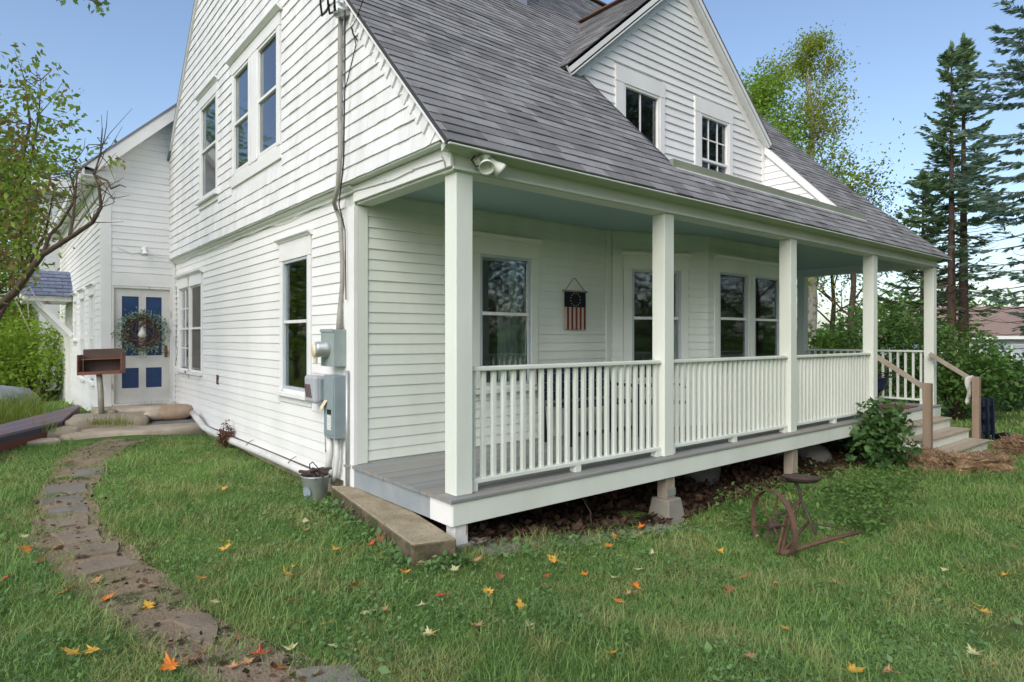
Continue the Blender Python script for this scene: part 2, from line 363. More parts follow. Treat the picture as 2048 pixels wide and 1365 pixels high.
FRONT = Wall((0, YW, 0), (1, 0, 0), (0, -1, 0))
ELLF = Wall((0, YE, 0), (1, 0, 0), (0, -1, 0))
ELLS = Wall((XE, 0, 0), (0, 1, 0), (-1, 0, 0))
ba = np.array([3.56, YW, 0]); bb = np.array([4.92, 1.10, 0]); bu = (bb-ba)/np.linalg.norm(bb-ba); BAYL = np.linalg.norm(bb-ba)
BAY2 = Wall(ba, bu, (bu[1], -bu[0], 0))
BAY3 = Wall((0, 1.10, 0), (1, 0, 0), (0, -1, 0))
bc = np.array([7.2, 1.10, 0]); bd = np.array([8.5, YW, 0]); bu4 = (bd-bc)/np.linalg.norm(bd-bc)
BAY4 = Wall(bc, bu4, (bu4[1], -bu4[0], 0))
CHEEK = Wall((7.40, 0, 0), (0, 1, 0), (-1, 0, 0))
PIECES = {}     # name -> list of (size, mb, material, parent)
def piece(name, mb, mat, parent):
    PIECES.setdefault(name, []).append((psize(mb.v), mb, mat, parent))
def cut(u0, u1, holes):
    seg = [(u0, u1)]
    for a, b in holes:
        seg = [s for (p, q) in seg for s in ((p, min(q, a)), (max(p, b), q)) if s[1]-s[0] > .02]
    return seg
def clapboards(W, parent, z0, z1, bl, br, e=.1016, holes=(), mat='white_siding', joint=3.6, thick=.015, name='clapboard'):
    """overlapping boards; bl(z), br(z) give the left and right end of the wall at height z"""
    z = z0; k = 0
    while z < z1-.02:
        zt = min(z+e, z1)
        hs = [(h[0], h[1]) for h in holes if min(zt, h[3])-max(z, h[2]) > .3*e]
        L, Rr = bl((z+zt)/2), br((z+zt)/2)
        if Rr-L > .03:
            for (p, q) in cut(L, Rr, hs):
                ends = [p]
                while q-ends[-1] > joint*1.5: ends.append(ends[-1]+joint*random.uniform(.55, 1.2))
                ends.append(q)
                for a, b in zip(ends[:-1], ends[1:]):
                    ga = .001 if a > p else 0
                    al = bl(z)-L if a == p and p == L else 0; at_ = bl(zt)-L if a == p and p == L else 0
                    bl_ = br(z)-Rr if b == q and q == Rr else 0; bt_ = br(zt)-Rr if b == q and q == Rr else 0
                    t0 = thick*random.uniform(.85, 1.12); t1 = .003; dz = random.uniform(-.0012, .0012)
                    mb = MB(); c = []
                    for (zz, n1, sa, sb) in ((z+dz, t0, al, bl_), (zt+.006, t1, at_, bt_)):
                        c += [W.pt(a+ga+sa, zz, -.004), W.pt(b+sb, zz, -.004), W.pt(b+sb, zz, n1), W.pt(a+ga+sa, zz, n1)]
                    mb.hexa(c, random.random()); piece(name, mb, mat, parent)
        z += e; k += 1
def backing(W, name, poly, holes, mat='white_siding', n=-.006, th=.10):
    """solid wall sheet (poly in u,z) with rectangular holes, cut in vertical strips; joined as one wall part"""
    us = sorted(set([p[0] for p in poly]+[h[0] for h in holes]+[h[1] for h in holes])); mb = MB()
    def zr(u):
        zs = []
        for i in range(len(poly)):
            (a, za), (b, zb) = poly[i], poly[(i+1) % len(poly)]
            if a != b and min(a, b)-1e-6 <= u <= max(a, b)+1e-6: zs.append(za+(zb-za)*(u-a)/(b-a))
        return min(zs), max(zs)
    for a, b in zip(us[:-1], us[1:]):
        m = (a+b)/2; lo0, hi0 = zr(a+1e-4); lo1, hi1 = zr(b-1e-4)
        hs = sorted([(h[2], h[3]) for h in holes if h[0] < m < h[1]])
        cuts = [(lo0, lo1)]
        for h in hs: cuts += [(h[0], h[0]), (h[1], h[1])]
        cuts.append((hi0, hi1))
        for i in range(0, len(cuts), 2):
            (p0, p1), (q0, q1) = cuts[i], cuts[i+1]
            if max(q0-p0, q1-p1) < .01: continue
            mb.hexa([W.pt(a, p0, n-th), W.pt(b, p1, n-th), W.pt(b, p1, n), W.pt(a, p0, n), W.pt(a, q0, n-th), W.pt(b, q1, n-th), W.pt(b, q1, n), W.pt(a, q0, n)])
    return obj(name, mb, mat, HOUSE)
def window(W, u0, u1, z0, z1, mat='white_trim', hdr=.20, side=.11, cap=True, sill=True, meet=.5, low=None, up=None, storm='storm_frame', munt_u=None, munt_l=None, curtain=None, label=None, sash='white_trim', side_l=None, gl_up=True, back=None, nn=.022, label_pane=None):
    """glass opening u0..u1, z0..z1; casing outside it"""
    sl_ = side if side_l is None else side_l
    root = obj('window', W.box(MB(), u0-.001, u1+.001, z0-.03, z0, -.10, .012), mat, HOUSE)      # stool
    if label: root['label'] = label
    m = MB(); W.box(m, u0-sl_, u0-.022, z0-.02, z1+.02, -.005, nn); obj('casing', m, mat, root, bevel=.003)
    m = MB(); W.box(m, u1+.022, u1+side, z0-.02, z1+.02, -.005, nn); obj('casing', m, mat, root, bevel=.003)
    m = MB(); W.box(m, u0-sl_-.006, u1+side+.006, z1+.021, z1+hdr, -.005, nn+.004); obj('header', m, mat, root, bevel=.003)
    if cap:
        m = MB(); a, b = u0-sl_-.045, u1+side+.045
        prof = [(0, z1+hdr+.001), (nn+.012, z1+hdr+.001), (nn+.022, z1+hdr+.022), (nn+.055, z1+hdr+.035), (nn+.055, z1+hdr+.048), (0, z1+hdr+.06)]
        m.prism([W.pt(a, z, n) for n, z in prof], W.U*(b-a)); obj('header_cap', m, mat, root)
    if sill:
        m = MB(); W.box(m, u0-sl_-.03, u1+side+.03, z0-.078, z0-.031, -.02, nn+.05); obj('sill', m, mat, root, bevel=.004)
        m = MB(); W.box(m, u0-sl_, u1+side, z0-.15, z0-.079, -.005, nn-.004); obj('apron', m, mat, root)
    # storm frame
    if storm:
        m = MB(); fw = .022; n0, n1 = -.012, nn-.008
        W.box(m, u0-.021, u0+fw-.01, z0, z1+.02, n0, n1); W.box(m, u1-fw+.01, u1+.021, z0, z1+.02, n0, n1); W.box(m, u0+fw-.01, u1-fw+.01, z1-.012, z1+.02, n0, n1); W.box(m, u0+fw-.01, u1-fw+.01, z0, z0+.035, n0, n1)
        obj('storm_frame', m, storm, root)
    zm = z0+(z1-z0)*meet
    def sash_(a, b, n0, n1, mat_):
        m = MB(); f = .038
        W.box(m, u0, u0+f, a, b, n0, n1); W.box(m, u1-f, u1, a, b, n0, n1); W.box(m, u0+f, u1-f, b-f, b, n0, n1); W.box(m, u0+f, u1-f, a, a+f*1.15, n0, n1)
        return obj('sash', m, mat_, root)
    sash_(zm-.02, z1, -.060, -.030, sash); lowsash = sash_(z0, zm+.02, -.095, -.065, sash)
    m = MB(); W.box(m, u0+.012, u1-.012, zm-.017, zm+.017, -.028, nn-.012); obj('meeting_rail', m, sash if storm != 'storm_frame' else 'metal_edge', root)
    m = MB(); W.box(m, u0+.012, u1-.012, zm, z1-.012, -.024, -.021); pu = obj('pane', m, up or 'glass', root)
    m = MB(); W.box(m, u0+.012, u1-.012, z0+.03, zm, -.020, -.017); pl = obj('pane', m, low or 'glass', root)
    for (mu, a, b, n) in ((munt_u, zm+.018, z1-.014, -.019), (munt_l, z0+.035, zm-.018, -.014)):
        if not mu: continue
        nc, nr = mu; m = MB()
        for i in range(1, nc): u = u0+(u1-u0)*i/nc; W.box(m, u-.009, u+.009, a, b, n, n+.012)
        for j in range(1, nr): z = a+(b-a)*j/nr; W.box(m, u0+.012, u1-.012, z-.009, z+.009, n+.001, n+.011)
        obj('muntin', m, sash, root)
    if curtain:
        for (ca, cb, z_a, z_b, cm) in curtain:
            m = MB(); nseg = max(8, int((cb-ca)/.022)); V = []
            for i in range(nseg+1):
                u = ca+(cb-ca)*i/nseg; n = -.19+.028*math.sin(i*1.7)+.01*math.sin(i*.61)
                V += [W.pt(u, z_a, n), W.pt(u, z_b, n*.98)]
            m.add(V, [(2*i, 2*i+2, 2*i+3, 2*i+1) for i in range(nseg)]); obj('curtain', m, cm, root, smooth=True)
    return root
def board(name, mb, mat='white_trim', parent=None, bevel=.004): return obj(name, mb, mat, parent or HOUSE, bevel=bevel)

# ---- left wall, ground floor
def u_of(x, y, W):                     # pixel -> (u, z) on a wall
    n = W.N; d = ray(x, y); p = CAM+d*(np.dot(W.P-CAM, n)/np.dot(d, n)); return float(np.dot(p-W.P, W.U)), float(p[2])
wl = dict(u0=2.80, u1=3.52, z0=.97, z1=2.43)                       # tall window near the meter
wp = dict(u0=7.30, u1=8.02, z0=1.02, z1=2.42); wp2 = dict(u0=8.13, u1=8.80, z0=1.02, z1=2.42)
holesL = [(wl['u0']-.13, wl['u1']+.13, wl['z0']-.15, wl['z1']+.22), (wp['u0']-.12, wp2['u1']+.14, wp['z0']-.08, wp['z1']+.22)]
holes_gl = [(wl['u0'], wl['u1'], wl['z0'], wl['z1']), (wp['u0'], wp['u1'], wp['z0'], wp['z1']), (wp2['u0'], wp2['u1'], wp2['z0'], wp2['z1'])]
wallL = backing(LEFT, 'wall', [(YW+.01, .17), (YE, .17), (YE, 2.99), (YW+.01, 2.99)], holes_gl); wallL['label'] = 'lower side wall of white clapboards'
clapboards(LEFT, wallL, .175, 2.93, lambda z: YW+.20, lambda z: YE, holes=holesL)
m = MB(); LEFT.box(m, YW-.021, YW+.20, .13, 2.80, -.02, .024); board('corner_board', m)
m = MB(); FRONT.box(m, .0, .125, DECK, 2.80, -.02, .02); board('corner_board', m, 'porch_bounce_paint')
window(LEFT, **wl, hdr=.23, storm='storm_frame', sash='porch_bounce_paint', meet=.53)
window(LEFT, **wp, hdr=.20, side=.10, side_l=.05, cap=False, storm=None, sash='white_trim', low='screen', up='screen', meet=.5, label='right half of the paired side window, dark screen behind')
window(LEFT, **wp2, hdr=.20, side=.11, side_l=.05, cap=False, storm=None, sash='white_trim', munt_u=(2, 2), munt_l=(2, 2), curtain=[(8.28, 8.60, 1.0, 2.4, 'curtain')], meet=.5, label='left half of the paired side window, pale curtain behind')
m = MB(); a, b = wp['u0']-.15, wp2['u1']+.155; zc = wp['z1']+.20
m.prism([LEFT.pt(a, z, n) for n, z in [(0, zc), (.035, zc), (.08, zc+.035), (.08, zc+.05), (0, zc+.065)]], (0, b-a, 0)); board('header_cap', m, bevel=0)
# belt course: soffit, cove and lower strip
m = MB(); m.box(XU, -.002, -.06, YE, 2.992, 3.012); board('belt_soffit', m, 'porch_bounce_paint', bevel=0)
m = MB(); m.prism([(-.002, YW-.02, 2.988), (-.075, YW-.02, 2.988), (-.06, YW-.02, 2.965), (-.03, YW-.02, 2.95), (-.022, YW-.02, 2.925), (-.002, YW-.02, 2.925)], (0, YE-YW, 0)); board('belt_moulding', m, 'porch_bounce_paint', bevel=0)
# ---- left gable, upper floor: sawn shingles in courses
BKY = 8.92                                     # back eave of the gable
def gl(z): return max(-.085, Y0+(z-Z0)/SL+.02)
def gr(z): return min(YE, RY+(RZ-z)/SL)
w1 = dict(u0=6.02, u1=6.86, z0=3.72, z1=5.12); w2 = dict(u0=4.50, u1=5.13, z0=3.78, z1=5.10); w3 = dict(u0=3.46, u1=4.12, z0=3.78, z1=5.10)
gh = [(w1['u0'], w1['u1'], w1['z0'], w1['z1']), (w2['u0'], w2['u1'], w2['z0'], w2['z1']), (w3['u0'], w3['u1'], w3['z0'], w3['z1'])]
holesU = [(5.91, 6.98, 3.57, 5.33), (3.31, 5.24, 3.60, 5.31)]
wallU = backing(LEFTU, 'wall', [(-.085, 3.012), (YE, 3.012), (YE, gr(YE) if gr(YE) < 5.6 else 4.9), (RY, RZ-.06), (-.085, 3.03)], gh, mat='white_shingle'); wallU['label'] = 'upper gable wall of white painted shingles'
e = .127; z = 3.005; row = 0; BAND = .14      # band of rake shingles takes the last strip along the roof edge
while z < RZ-.1:
    zt = z+e; hs = [(h[0], h[1]) for h in holesU if min(zt, h[3])-max(z, h[2]) > .3*e]
    L = gl(z+e*.5)+(BAND*1.25 if z > 3.05 else .0); Rr = gr(z+e*.6)
    if Rr-L > .05:
        for p, q in cut(L, Rr, hs):
            a = p; first = True
            while a < q-.001:
                b = min(q, a+random.uniform(.10, .27)); 
                if q-b < .06: b = q
                t0 = .017*random.uniform(.8, 1.2); dz = random.uniform(-.003, .003); g = 0 if random.random() < .45 else .0016
                la = (gl(zt)-gl(z))*.5 if (p == L and a == p) else 0; rb = (gr(zt)-gr(z))*.5 if (q == Rr and b == q and Rr < YE) else 0
                mb = MB(); mb.hexa([LEFTU.pt(a-la+g, z+dz, -.003), LEFTU.pt(b-rb, z+dz, -.003), LEFTU.pt(b-rb, z+dz, t0), LEFTU.pt(a-la+g, z+dz, t0),
                                    LEFTU.pt(a+la+g, zt+.005, -.003), LEFTU.pt(b+rb, zt+.005, -.003), LEFTU.pt(b+rb, zt+.005, .003), LEFTU.pt(a+la+g, zt+.005, .003)], random.random())
                piece('wall_shingle', mb, 'white_shingle', wallU); a = b
    z += e; row += 1
# rake shingles: laid square to the roof edge
ln = math.hypot(1, SL); ud = np.array([1, SL])/ln; pd_ = np.array([SL, -1])/ln        # along the rake, square to it (into the wall)
s_ = .16
while s_ < 8.0:
    o0 = np.array([Y0+.015, Z0-.03])+ud*s_; wdt = .14
    q0 = o0; q1 = o0+ud*wdt; q2 = q1+pd_*BAND; q3 = q0+pd_*BAND
    mb = MB(); th0, th1 = .024, .004
    mb.hexa([LEFTU.pt(q0[0], q0[1], 0), LEFTU.pt(q1[0], q1[1], 0), LEFTU.pt(q2[0], q2[1], 0), LEFTU.pt(q3[0], q3[1], 0),
             LEFTU.pt(q0[0], q0[1], th0), LEFTU.pt(q1[0], q1[1], th1), LEFTU.pt(q2[0], q2[1], th1), LEFTU.pt(q3[0], q3[1], th0)], random.random())
    piece('rake_shingle', mb, 'white_shingle', wallU); s_ += wdt
window(LEFTU, **w1, hdr=.17, storm='white_trim', sash='white_trim', low='glass', meet=.52, curtain=[(6.05, 6.84, 3.74, 4.42, 'tan_shade')], label='single upper gable window with a tan shade below')
window(LEFTU, **w2, hdr=.17, side=.06, side_l=.10, cap=False, storm='white_trim', low='glass', sill=False, meet=.50, curtain=[(4.55, 5.1, 3.8, 4.45, 'screen')])
window(LEFTU, **w3, hdr=.17, side=.26, side_l=.12, cap=False, storm='white_trim', sill=False, meet=.52)
m = MB(); zc = 5.272; m.prism([LEFTU.pt(3.27, z, n) for n, z in [(0, zc), (.04, zc), (.085, zc+.035), (.085, zc+.05), (0, zc+.07)]], (0, 1.99, 0)); board('header_cap', m, bevel=0)
m = MB(); LEFTU.box(m, 3.31, 5.24, 3.60, 3.747, -.005, .020); board('apron', m)
# rake trim strip and roof edge on the gable
for (ya, za, yb, zb) in ((Y0-.03, Z0-.03, RY, RZ), (YE-.15, RZ-SL*(YE-.15-RY), RY, RZ)):
    m = MB(); d = np.array([0, yb-ya, zb-za]); k = 1 if yb > ya else -1
    nrm = np.array([0, -SL*k, 1])/math.hypot(1, SL)
    a = np.array([XU-.045, ya, za]); 
    m.prism([a-nrm*.055, a+np.array([.06, 0, 0])-nrm*.055, a+np.array([.06, 0, 0])-nrm*.012, a-nrm*.012], d); board('rake_board', m, bevel=0)

# ---- porch: front wall, bay, ceiling
pw = dict(u0=1.475, u1=2.165, z0=1.03, z1=2.455)
holesF = [(pw['u0']-.13, pw['u1']+.13, pw['z0']-.15, pw['z1']+.24)]
wallF = backing(FRONT, 'wall', [(.0, .0), (3.56, .0), (3.56, 2.965), (.0, 2.965)], [(pw['u0'], pw['u1'], pw['z0'], pw['z1'])], mat='porch_bounce_paint'); wallF['label'] = 'shaded porch wall left of the bay'
clapboards(FRONT, wallF, DECK+.02, 2.95, lambda z: .125, lambda z: 3.50, holes=holesF, mat='porch_bounce_paint', e=.1016, joint=2.6, thick=.014)
window(FRONT, **pw, mat='porch_bounce_paint', hdr=.20, side=.13, sash='porch_bounce_paint', meet=.56, curtain=[(1.85, 2.2, .98, 1.9, 'curtain'), (2.02, 2.22, 1.9, 2.4, 'curtain')], label='porch window with a tied-back curtain left of the flag banner')
m = MB(); FRONT.box(m, 3.47, 3.555, DECK, 2.95, -.01, .022); board('corner_board', m, 'porch_bounce_paint')
b2 = dict(u0=.33, u1=1.02, z0=1.03, z1=2.44); holesB2 = [(b2['u0']-.15, b2['u1']+.15, b2['z0']-.15, b2['z1']+.22)]
wallB = backing(BAY2, 'wall', [(0, 0), (BAYL, 0), (BAYL, 2.965), (0, 2.965)], [(b2['u0'], b2['u1'], b2['z0'], b2['z1'])], mat='porch_bounce_paint'); wallB['label'] = 'angled left side of the porch bay'
clapboards(BAY2, wallB, DECK+.02, 2.95, lambda z: .03, lambda z: BAYL, holes=holesB2, mat='porch_bounce_paint')
window(BAY2, **b2, mat='porch_bounce_paint', hdr=.20, side=.14, sash='porch_bounce_paint', meet=.56, label='window in the angled side of the bay, behind the second porch post')
b3 = dict(u0=5.20, u1=5.90, z0=1.03, z1=2.46); b3b = dict(u0=6.12, u1=6.82, z0=1.03, z1=2.46)
holesB3 = [(b3['u0']-.14, b3b['u1']+.14, b3['z0']-.15, b3['z1']+.24)]
wallB3 = backing(BAY3, 'wall', [(4.92, 0), (7.2, 0), (7.2, 2.965), (4.92, 2.965)], [(b3['u0'], b3['u1'], b3['z0'], b3['z1']), (b3b['u0'], b3b['u1'], b3b['z0'], b3b['z1'])], mat='porch_bounce_paint'); wallB3['label'] = 'front face of the porch bay'
clapboards(BAY3, wallB3, DECK+.02, 2.95, lambda z: 4.92, lambda z: 7.2, holes=holesB3, mat='porch_bounce_paint')
window(BAY3, **b3, mat='porch_bounce_paint', hdr=.20, side=.10, side_l=.14, cap=False, sash='porch_bounce_paint', meet=.56, curtain=[(5.68, 5.86, 1.0, 2.4, 'screen')], label='left one of the paired bay windows')
window(BAY3, **b3b, mat='porch_bounce_paint', hdr=.20, side=.14, side_l=.10, cap=False, sash='porch_bounce_paint', meet=.56, label='right one of the paired bay windows, partly behind the third porch post')
m = MB(); zc = b3['z1']+.20; m.prism([BAY3.pt(5.02, z, n) for n, z in [(0, zc), (.035, zc), (.08, zc+.035), (.08, zc+.05), (0, zc+.065)]], (1.98, 0, 0)); board('header_cap', m, 'porch_bounce_paint', bevel=0)
wallB4 = backing(BAY4, 'wall', [(0, 0), (1.414, 0), (1.414, 2.965), (0, 2.965)], [], mat='porch_bounce_paint')
clapboards(BAY4, wallB4, DECK+.02, 2.95, lambda z: 0, lambda z: 1.41, mat='porch_bounce_paint')
m = MB(); m.prism([(8.4, YW+.01, 0), (8.4, YE-.1, 0), (8.4, YE-.1, 4.6), (8.4, RY, RZ-.2), (8.4, YW+.01, roof_z(YW)-.15)], (.1, 0, 0)); board('wall', m, 'white_siding', bevel=0)          # right side wall
m = MB(); m.box(.1, 8.4, YE-.1, YE-.01, 0, 4.6); board('wall', m, 'white_siding', bevel=0)        # back wall
m = MB(); m.box(.11, 8.39, YW+.11, YE-.11, .30, .34); board('interior_floor', m, 'interior', bevel=0)
m = MB(); m.box(.0, 8.39, YW+.12, YE-.11, 3.05, 3.10); board('interior_floor', m, 'interior', bevel=0)
for (x0, x1, y0, y1, za, zb) in ((2.55, 2.62, 2.2, 6.5, .35, 3.04), (.2, 2.5, 5.2, 5.27, .35, 3.04), (.5, 3.2, 5.4, 5.46, 3.11, 6), (2.7, 2.76, 3.0, 7.8, 3.11, 6), (3.0, 7.3, 3.6, 3.66, 3.11, 6)):
    m = MB(); m.box(x0, x1, y0, y1, za, zb); board('interior_partition', m, 'interior', bevel=0)
m = MB(); m.box(.02, 10.36, .20, YW-.001, 2.955, 2.97); board('porch_ceiling', m, 'teal_ceiling', bevel=0)
m = MB(); m.box(8.505, 10.36, YW, 4.2, 2.955, 2.97); board('porch_ceiling', m, 'teal_ceiling', bevel=0)
# beams, crown under the eave
m = MB(); m.box(.012, 10.42, .035, .20, 2.812, 2.985); board('porch_beam', m, 'porch_bounce_paint')
m = MB(); m.box(.012, .16, .201, YW-.022, 2.815, 2.985); board('porch_beam', m, 'porch_bounce_paint')
m = MB(); m.box(10.26, 10.42, .201, 4.2, 2.812, 2.985); board('porch_beam', m, 'porch_bounce_paint')
m = MB(); m.prism([(-.09, .034, 2.935), (-.09, .0, 2.945), (-.09, -.045, 2.985), (-.09, -.055, 3.01), (-.09, .034, 3.012)], (10.60, 0, 0)); board('eave_crown', m, 'porch_bounce_paint', bevel=0)
m = MB(); m.box(.005, 10.43, .012, .034, 2.818, 2.84); board('beam_bead', m, 'porch_bounce_paint', bevel=.003)
m = MB(); m.box(-.10, -.004, -.05, .034, 2.99, 3.0145); board('belt_return', m, 'porch_bounce_paint', bevel=0)
m = MB(); m.box(-.020, .011, .02, YW+.0, 2.835, 2.99); board('porch_frieze', m, 'white_trim')
# ---- roof: planes of asphalt shingles, each tab its own piece
def clip(poly, nx, ny, c):           # keep nx*u+ny*s <= c
    out = []
    for i in range(len(poly)):
        p, q = poly[i], poly[(i+1) % len(poly)]; a = nx*p[0]+ny*p[1]-c; b = nx*q[0]+ny*q[1]-c
        if a <= 0: out.append(p)
        if (a < 0 < b) or (b < 0 < a): t = a/(a-b); out.append((p[0]+t*(q[0]-p[0]), p[1]+t*(q[1]-p[1])))
    return out
def area2(p): return abs(sum(p[i][0]*p[(i+1) % len(p)][1]-p[(i+1) % len(p)][0]*p[i][1] for i in range(len(p))))/2
def shingles(P, U, S, N, u0, u1, s0, s1, planes, parent, e=.125, notch=None, wave=None):
    P, U, S, N = (np.array(a, float) for a in (P, U, S, N)); s = s0; k = 0
    while s < s1:
        u = u0-random.uniform(0, .3)
        while u < u1:
            wd = random.uniform(.16, .42); poly = [(u+.002, s), (u+wd-.002, s), (u+wd-.002, s+e*1.12), (u+.002, s+e*1.12)]
            for pl in planes: poly = clip(poly, *pl) if len(poly) > 2 else poly
            polys = [poly] if len(poly) > 2 and area2(poly) > 3e-4 else []
            if notch and polys:
                a, b, c, d = notch; m = s+e*.5
                if c-e*.6 < m < d:
                    polys = [q for q in (clip(poly, 1, 0, a), clip(poly, -1, 0, -b)) if len(q) > 2 and area2(q) > 3e-4]
            th = random.choice((.006, .007, .009, .012)); tn = random.random()
            for q in polys:
                mb = MB(); n = len(q); lift = lambda ss: (ss-s)/(e*1.12)
                bot = [P+U*a+S*b+N*(.001-.002*lift(b)) for a, b in q]; top = [P+U*a+S*b+N*(.003+th*(1-.75*lift(b))+.004*(1-lift(b))) for a, b in q]
                fs = [tuple(range(n, 2*n))]+[(i, (i+1) % n, n+(i+1) % n, n+i) for i in range(n)]
                if np.dot(np.cross(top[1]-top[0], top[2]-top[0]), N) < 0: fs = [f[::-1] for f in fs]
                mb.add(bot+top, fs, tn); piece('shingle', mb, 'roof_shingle', parent)
            u += wd
        s += e*random.uniform(.985, 1.015); k += 1
LS = math.hypot(1, SL); SV = np.array([0, 1/LS, SL/LS]); NV = np.array([0, -SL/LS, 1/LS])
XL, XRG, XR = XU-.05, 9.40, 10.56                # left rake, right gable, eave end of the hip skirt
NX0, NX1, NY0, NY1 = 3.04, 7.45, .30, YW+.0
def sl(y): return (y-(Y0-.06))*LS
PR = np.array([0, Y0-.06, roof_z(Y0-.06)])
hipY = 1.12
# deck under the shingles (strips left, right and around the recess)
def roofdeck(name, poly, mat='dark_flash', th=.03):
    m = MB(); m.prism([p-NV*.002 for p in poly], -NV*th); return obj(name, m, mat, HOUSE)
def rp(x, y): return PR+np.array([x, 0, 0])+SV*sl(y)
roofF = roofdeck('roof', [rp(XL, Y0-.055), rp(NX0, Y0-.055), rp(NX0, RY), rp(XL, RY)]); roofF['label'] = 'weathered grey front roof slope over the porch'
roofdeck('roof_deck', [rp(NX1, Y0-.055), rp(XR-.02, Y0-.055), rp(XRG, hipY), rp(XRG, RY), rp(NX1, RY)])
roofdeck('roof_deck', [rp(NX0, Y0-.055), rp(NX1, Y0-.055), rp(NX1, NY0), rp(NX0, NY0)])
roofdeck('roof_deck', [rp(NX0, YW+.1), rp(NX1, YW+.1), rp(NX1, RY), rp(NX0, RY)])
# cross gable over the recess
DXM, DZ, DS = 5.05, 6.86, .852; DXL, DXR = 2.66, 7.44; DYF = YW-.13
dzl = DZ-DS*(DXM-DXL)
yv = lambda z: Y0+(z-Z0)/SL
hu0, hs0 = XR, sl(Y0-.06); hu1, hs1 = XRG, sl(hipY)
hn = ((hs1-hs0), -(hu1-hu0)); hc = hn[0]*hu0+hn[1]*hs0
planes_main = [(-1, 0, -XL), (hn[0], hn[1], hc)] if hn[0]*0+hn[1]*3 < hc else [(-1, 0, -XL), (-hn[0], -hn[1], -hc)]
shingles(PR, (1, 0, 0), SV, NV, XL-.01, XR+.01, 0, sl(hipY), planes_main, roofF, notch=(NX0, NX1, sl(NY0), sl(NY1)))
# above the skirt: clip by the cross gable's valleys (slightly inside them)
vz = lambda x: DZ-DS*abs(x-DXM)                   # cross gable height
# left part of the main slope: u < valley
yA, yB = yv(vz(DXL)), yv(DZ); sA, sB = sl(yA), sl(yB)
nl = ((sB-sA), -(DXM-DXL)); cl = nl[0]*DXL+nl[1]*sA     # line from eave of cross gable to its ridge end
shingles(PR, (1, 0, 0), SV, NV, XL-.01, NX0+.02, sl(hipY)+.02, sA, [(-1, 0, -XL), (1, 0, NX0)], roofF)
shingles(PR, (1, 0, 0), SV, NV, XL-.01, DXM+.1, sA, sB, [(-1, 0, -XL), (nl[0], nl[1], cl) if nl[0]*0+nl[1]*sB < cl else (-nl[0], -nl[1], -cl)], roofF)
nr = ((sB-sA), (DXR-DXM)); cr = nr[0]*DXR+nr[1]*sA
shingles(PR, (1, 0, 0), SV, NV, NX1-.1, XRG, sl(hipY)+.02, sA, [(-1, 0, -NX1), (1, 0, XRG)], roofF)
shingles(PR, (1, 0, 0), SV, NV, DXM-.1, XRG, sA, sB, [(1, 0, XRG), (-nr[0], -nr[1], -cr) if nr[0]*XRG+nr[1]*sB > cr else (nr[0], nr[1], cr)], roofF)
shingles(PR, (1, 0, 0), SV, NV, XL-.01, XRG, sB, sl(RY), [(-1, 0, -XL), (1, 0, XRG)], roofF)
# cross gable slopes
LD = math.hypot(1, DS); SD = np.array([1/LD, 0, DS/LD]); ND = np.array([-DS/LD, 0, 1/LD]); sd1 = (DXM-DXL)*LD
PDl = np.array([DXL, DYF, dzl])
# u = along +Y from the front edge; valley: y where main roof has this height
ve0, ve1 = yv(dzl)-DYF, yv(DZ)-DYF; nn_ = (sd1, -(ve1-ve0)); cc = nn_[0]*ve0
roofC = obj('roof', MB().prism([PDl-ND*.01, PDl-ND*.01+np.array([0, ve0, 0]), PDl-ND*.01+SD*sd1+np.array([0, ve1, 0]), PDl-ND*.01+SD*sd1], -ND*.03), 'dark_flash', HOUSE); roofC['label'] = 'left slope of the front cross gable roof'
shingles(PDl, (0, 1, 0), SD, ND, 0, ve1+.1, 0, sd1, [(-1, 0, .0), (nn_[0], nn_[1], cc)], roofC)
SDr = np.array([-1/LD, 0, DS/LD]); NDr = np.array([DS/LD, 0, 1/LD]); PDr = np.array([DXR, DYF, dzl])
obj('roof_deck', MB().prism([PDr-NDr*.002, PDr-NDr*.002+np.array([0, ve0, 0]), PDr-NDr*.002+SDr*sd1+np.array([0, ve1, 0]), PDr-NDr*.002+SDr*sd1], -NDr*.03), 'roof_shingle', HOUSE)
m = MB(); m.bar((DXM, DYF, DZ+.02), (DXM, yv(DZ)+.1, DZ+.02), .18, .02); m.bar((XL, RY, RZ+.015), (XRG, RY, RZ+.015), .2, .03); board('ridge_cap', m, 'ridge_cap', bevel=0)
m = MB(); b_ = [(XL, RY, RZ), (XRG, RY, RZ), (XRG, YE+.15, RZ-SL*(YE+.15-RY)), (XL, YE+.15, RZ-SL*(YE+.15-RY))]
m.prism(b_, (0, 0, -.04)); board('roof', m, 'roof_shingle', bevel=0)
m = MB(); m.prism([(XR, Y0-.06, roof_z(Y0-.06)-.004), (XR, 4.3, roof_z(Y0-.06)-.004), (XRG, 4.3, roof_z(hipY)-.02), (XRG, hipY, roof_z(hipY)-.02)], (0, 0, -.03)); board('roof', m, 'roof_shingle', bevel=0)   # skirt roof on the right side
m = MB(); m.prism([(9.3, hipY, roof_z(hipY)-.1), (9.3, YE, roof_z(hipY)-.1), (9.3, YE, 4.9), (9.3, RY, RZ-.05)], (.06, 0, 0)); board('wall', m, 'white_siding', bevel=0)
m = MB(); m.prism([(9.3, Y0+.1, 3.05), (9.3, YE, 3.05), (9.3, YE, 3.02), (9.3, Y0+.1, 3.02)], (-.7, 0, 0)); board('porch_ceiling', m, 'porch_bounce_paint', bevel=0)
# drip edge strip at the front
m = MB(); m.box(XL+.01, XR-.01, Y0-.062, Y0-.02, roof_z(Y0-.06)-.016, roof_z(Y0-.06)-.006); board('drip_edge', m, 'porch_bounce_paint', bevel=0)
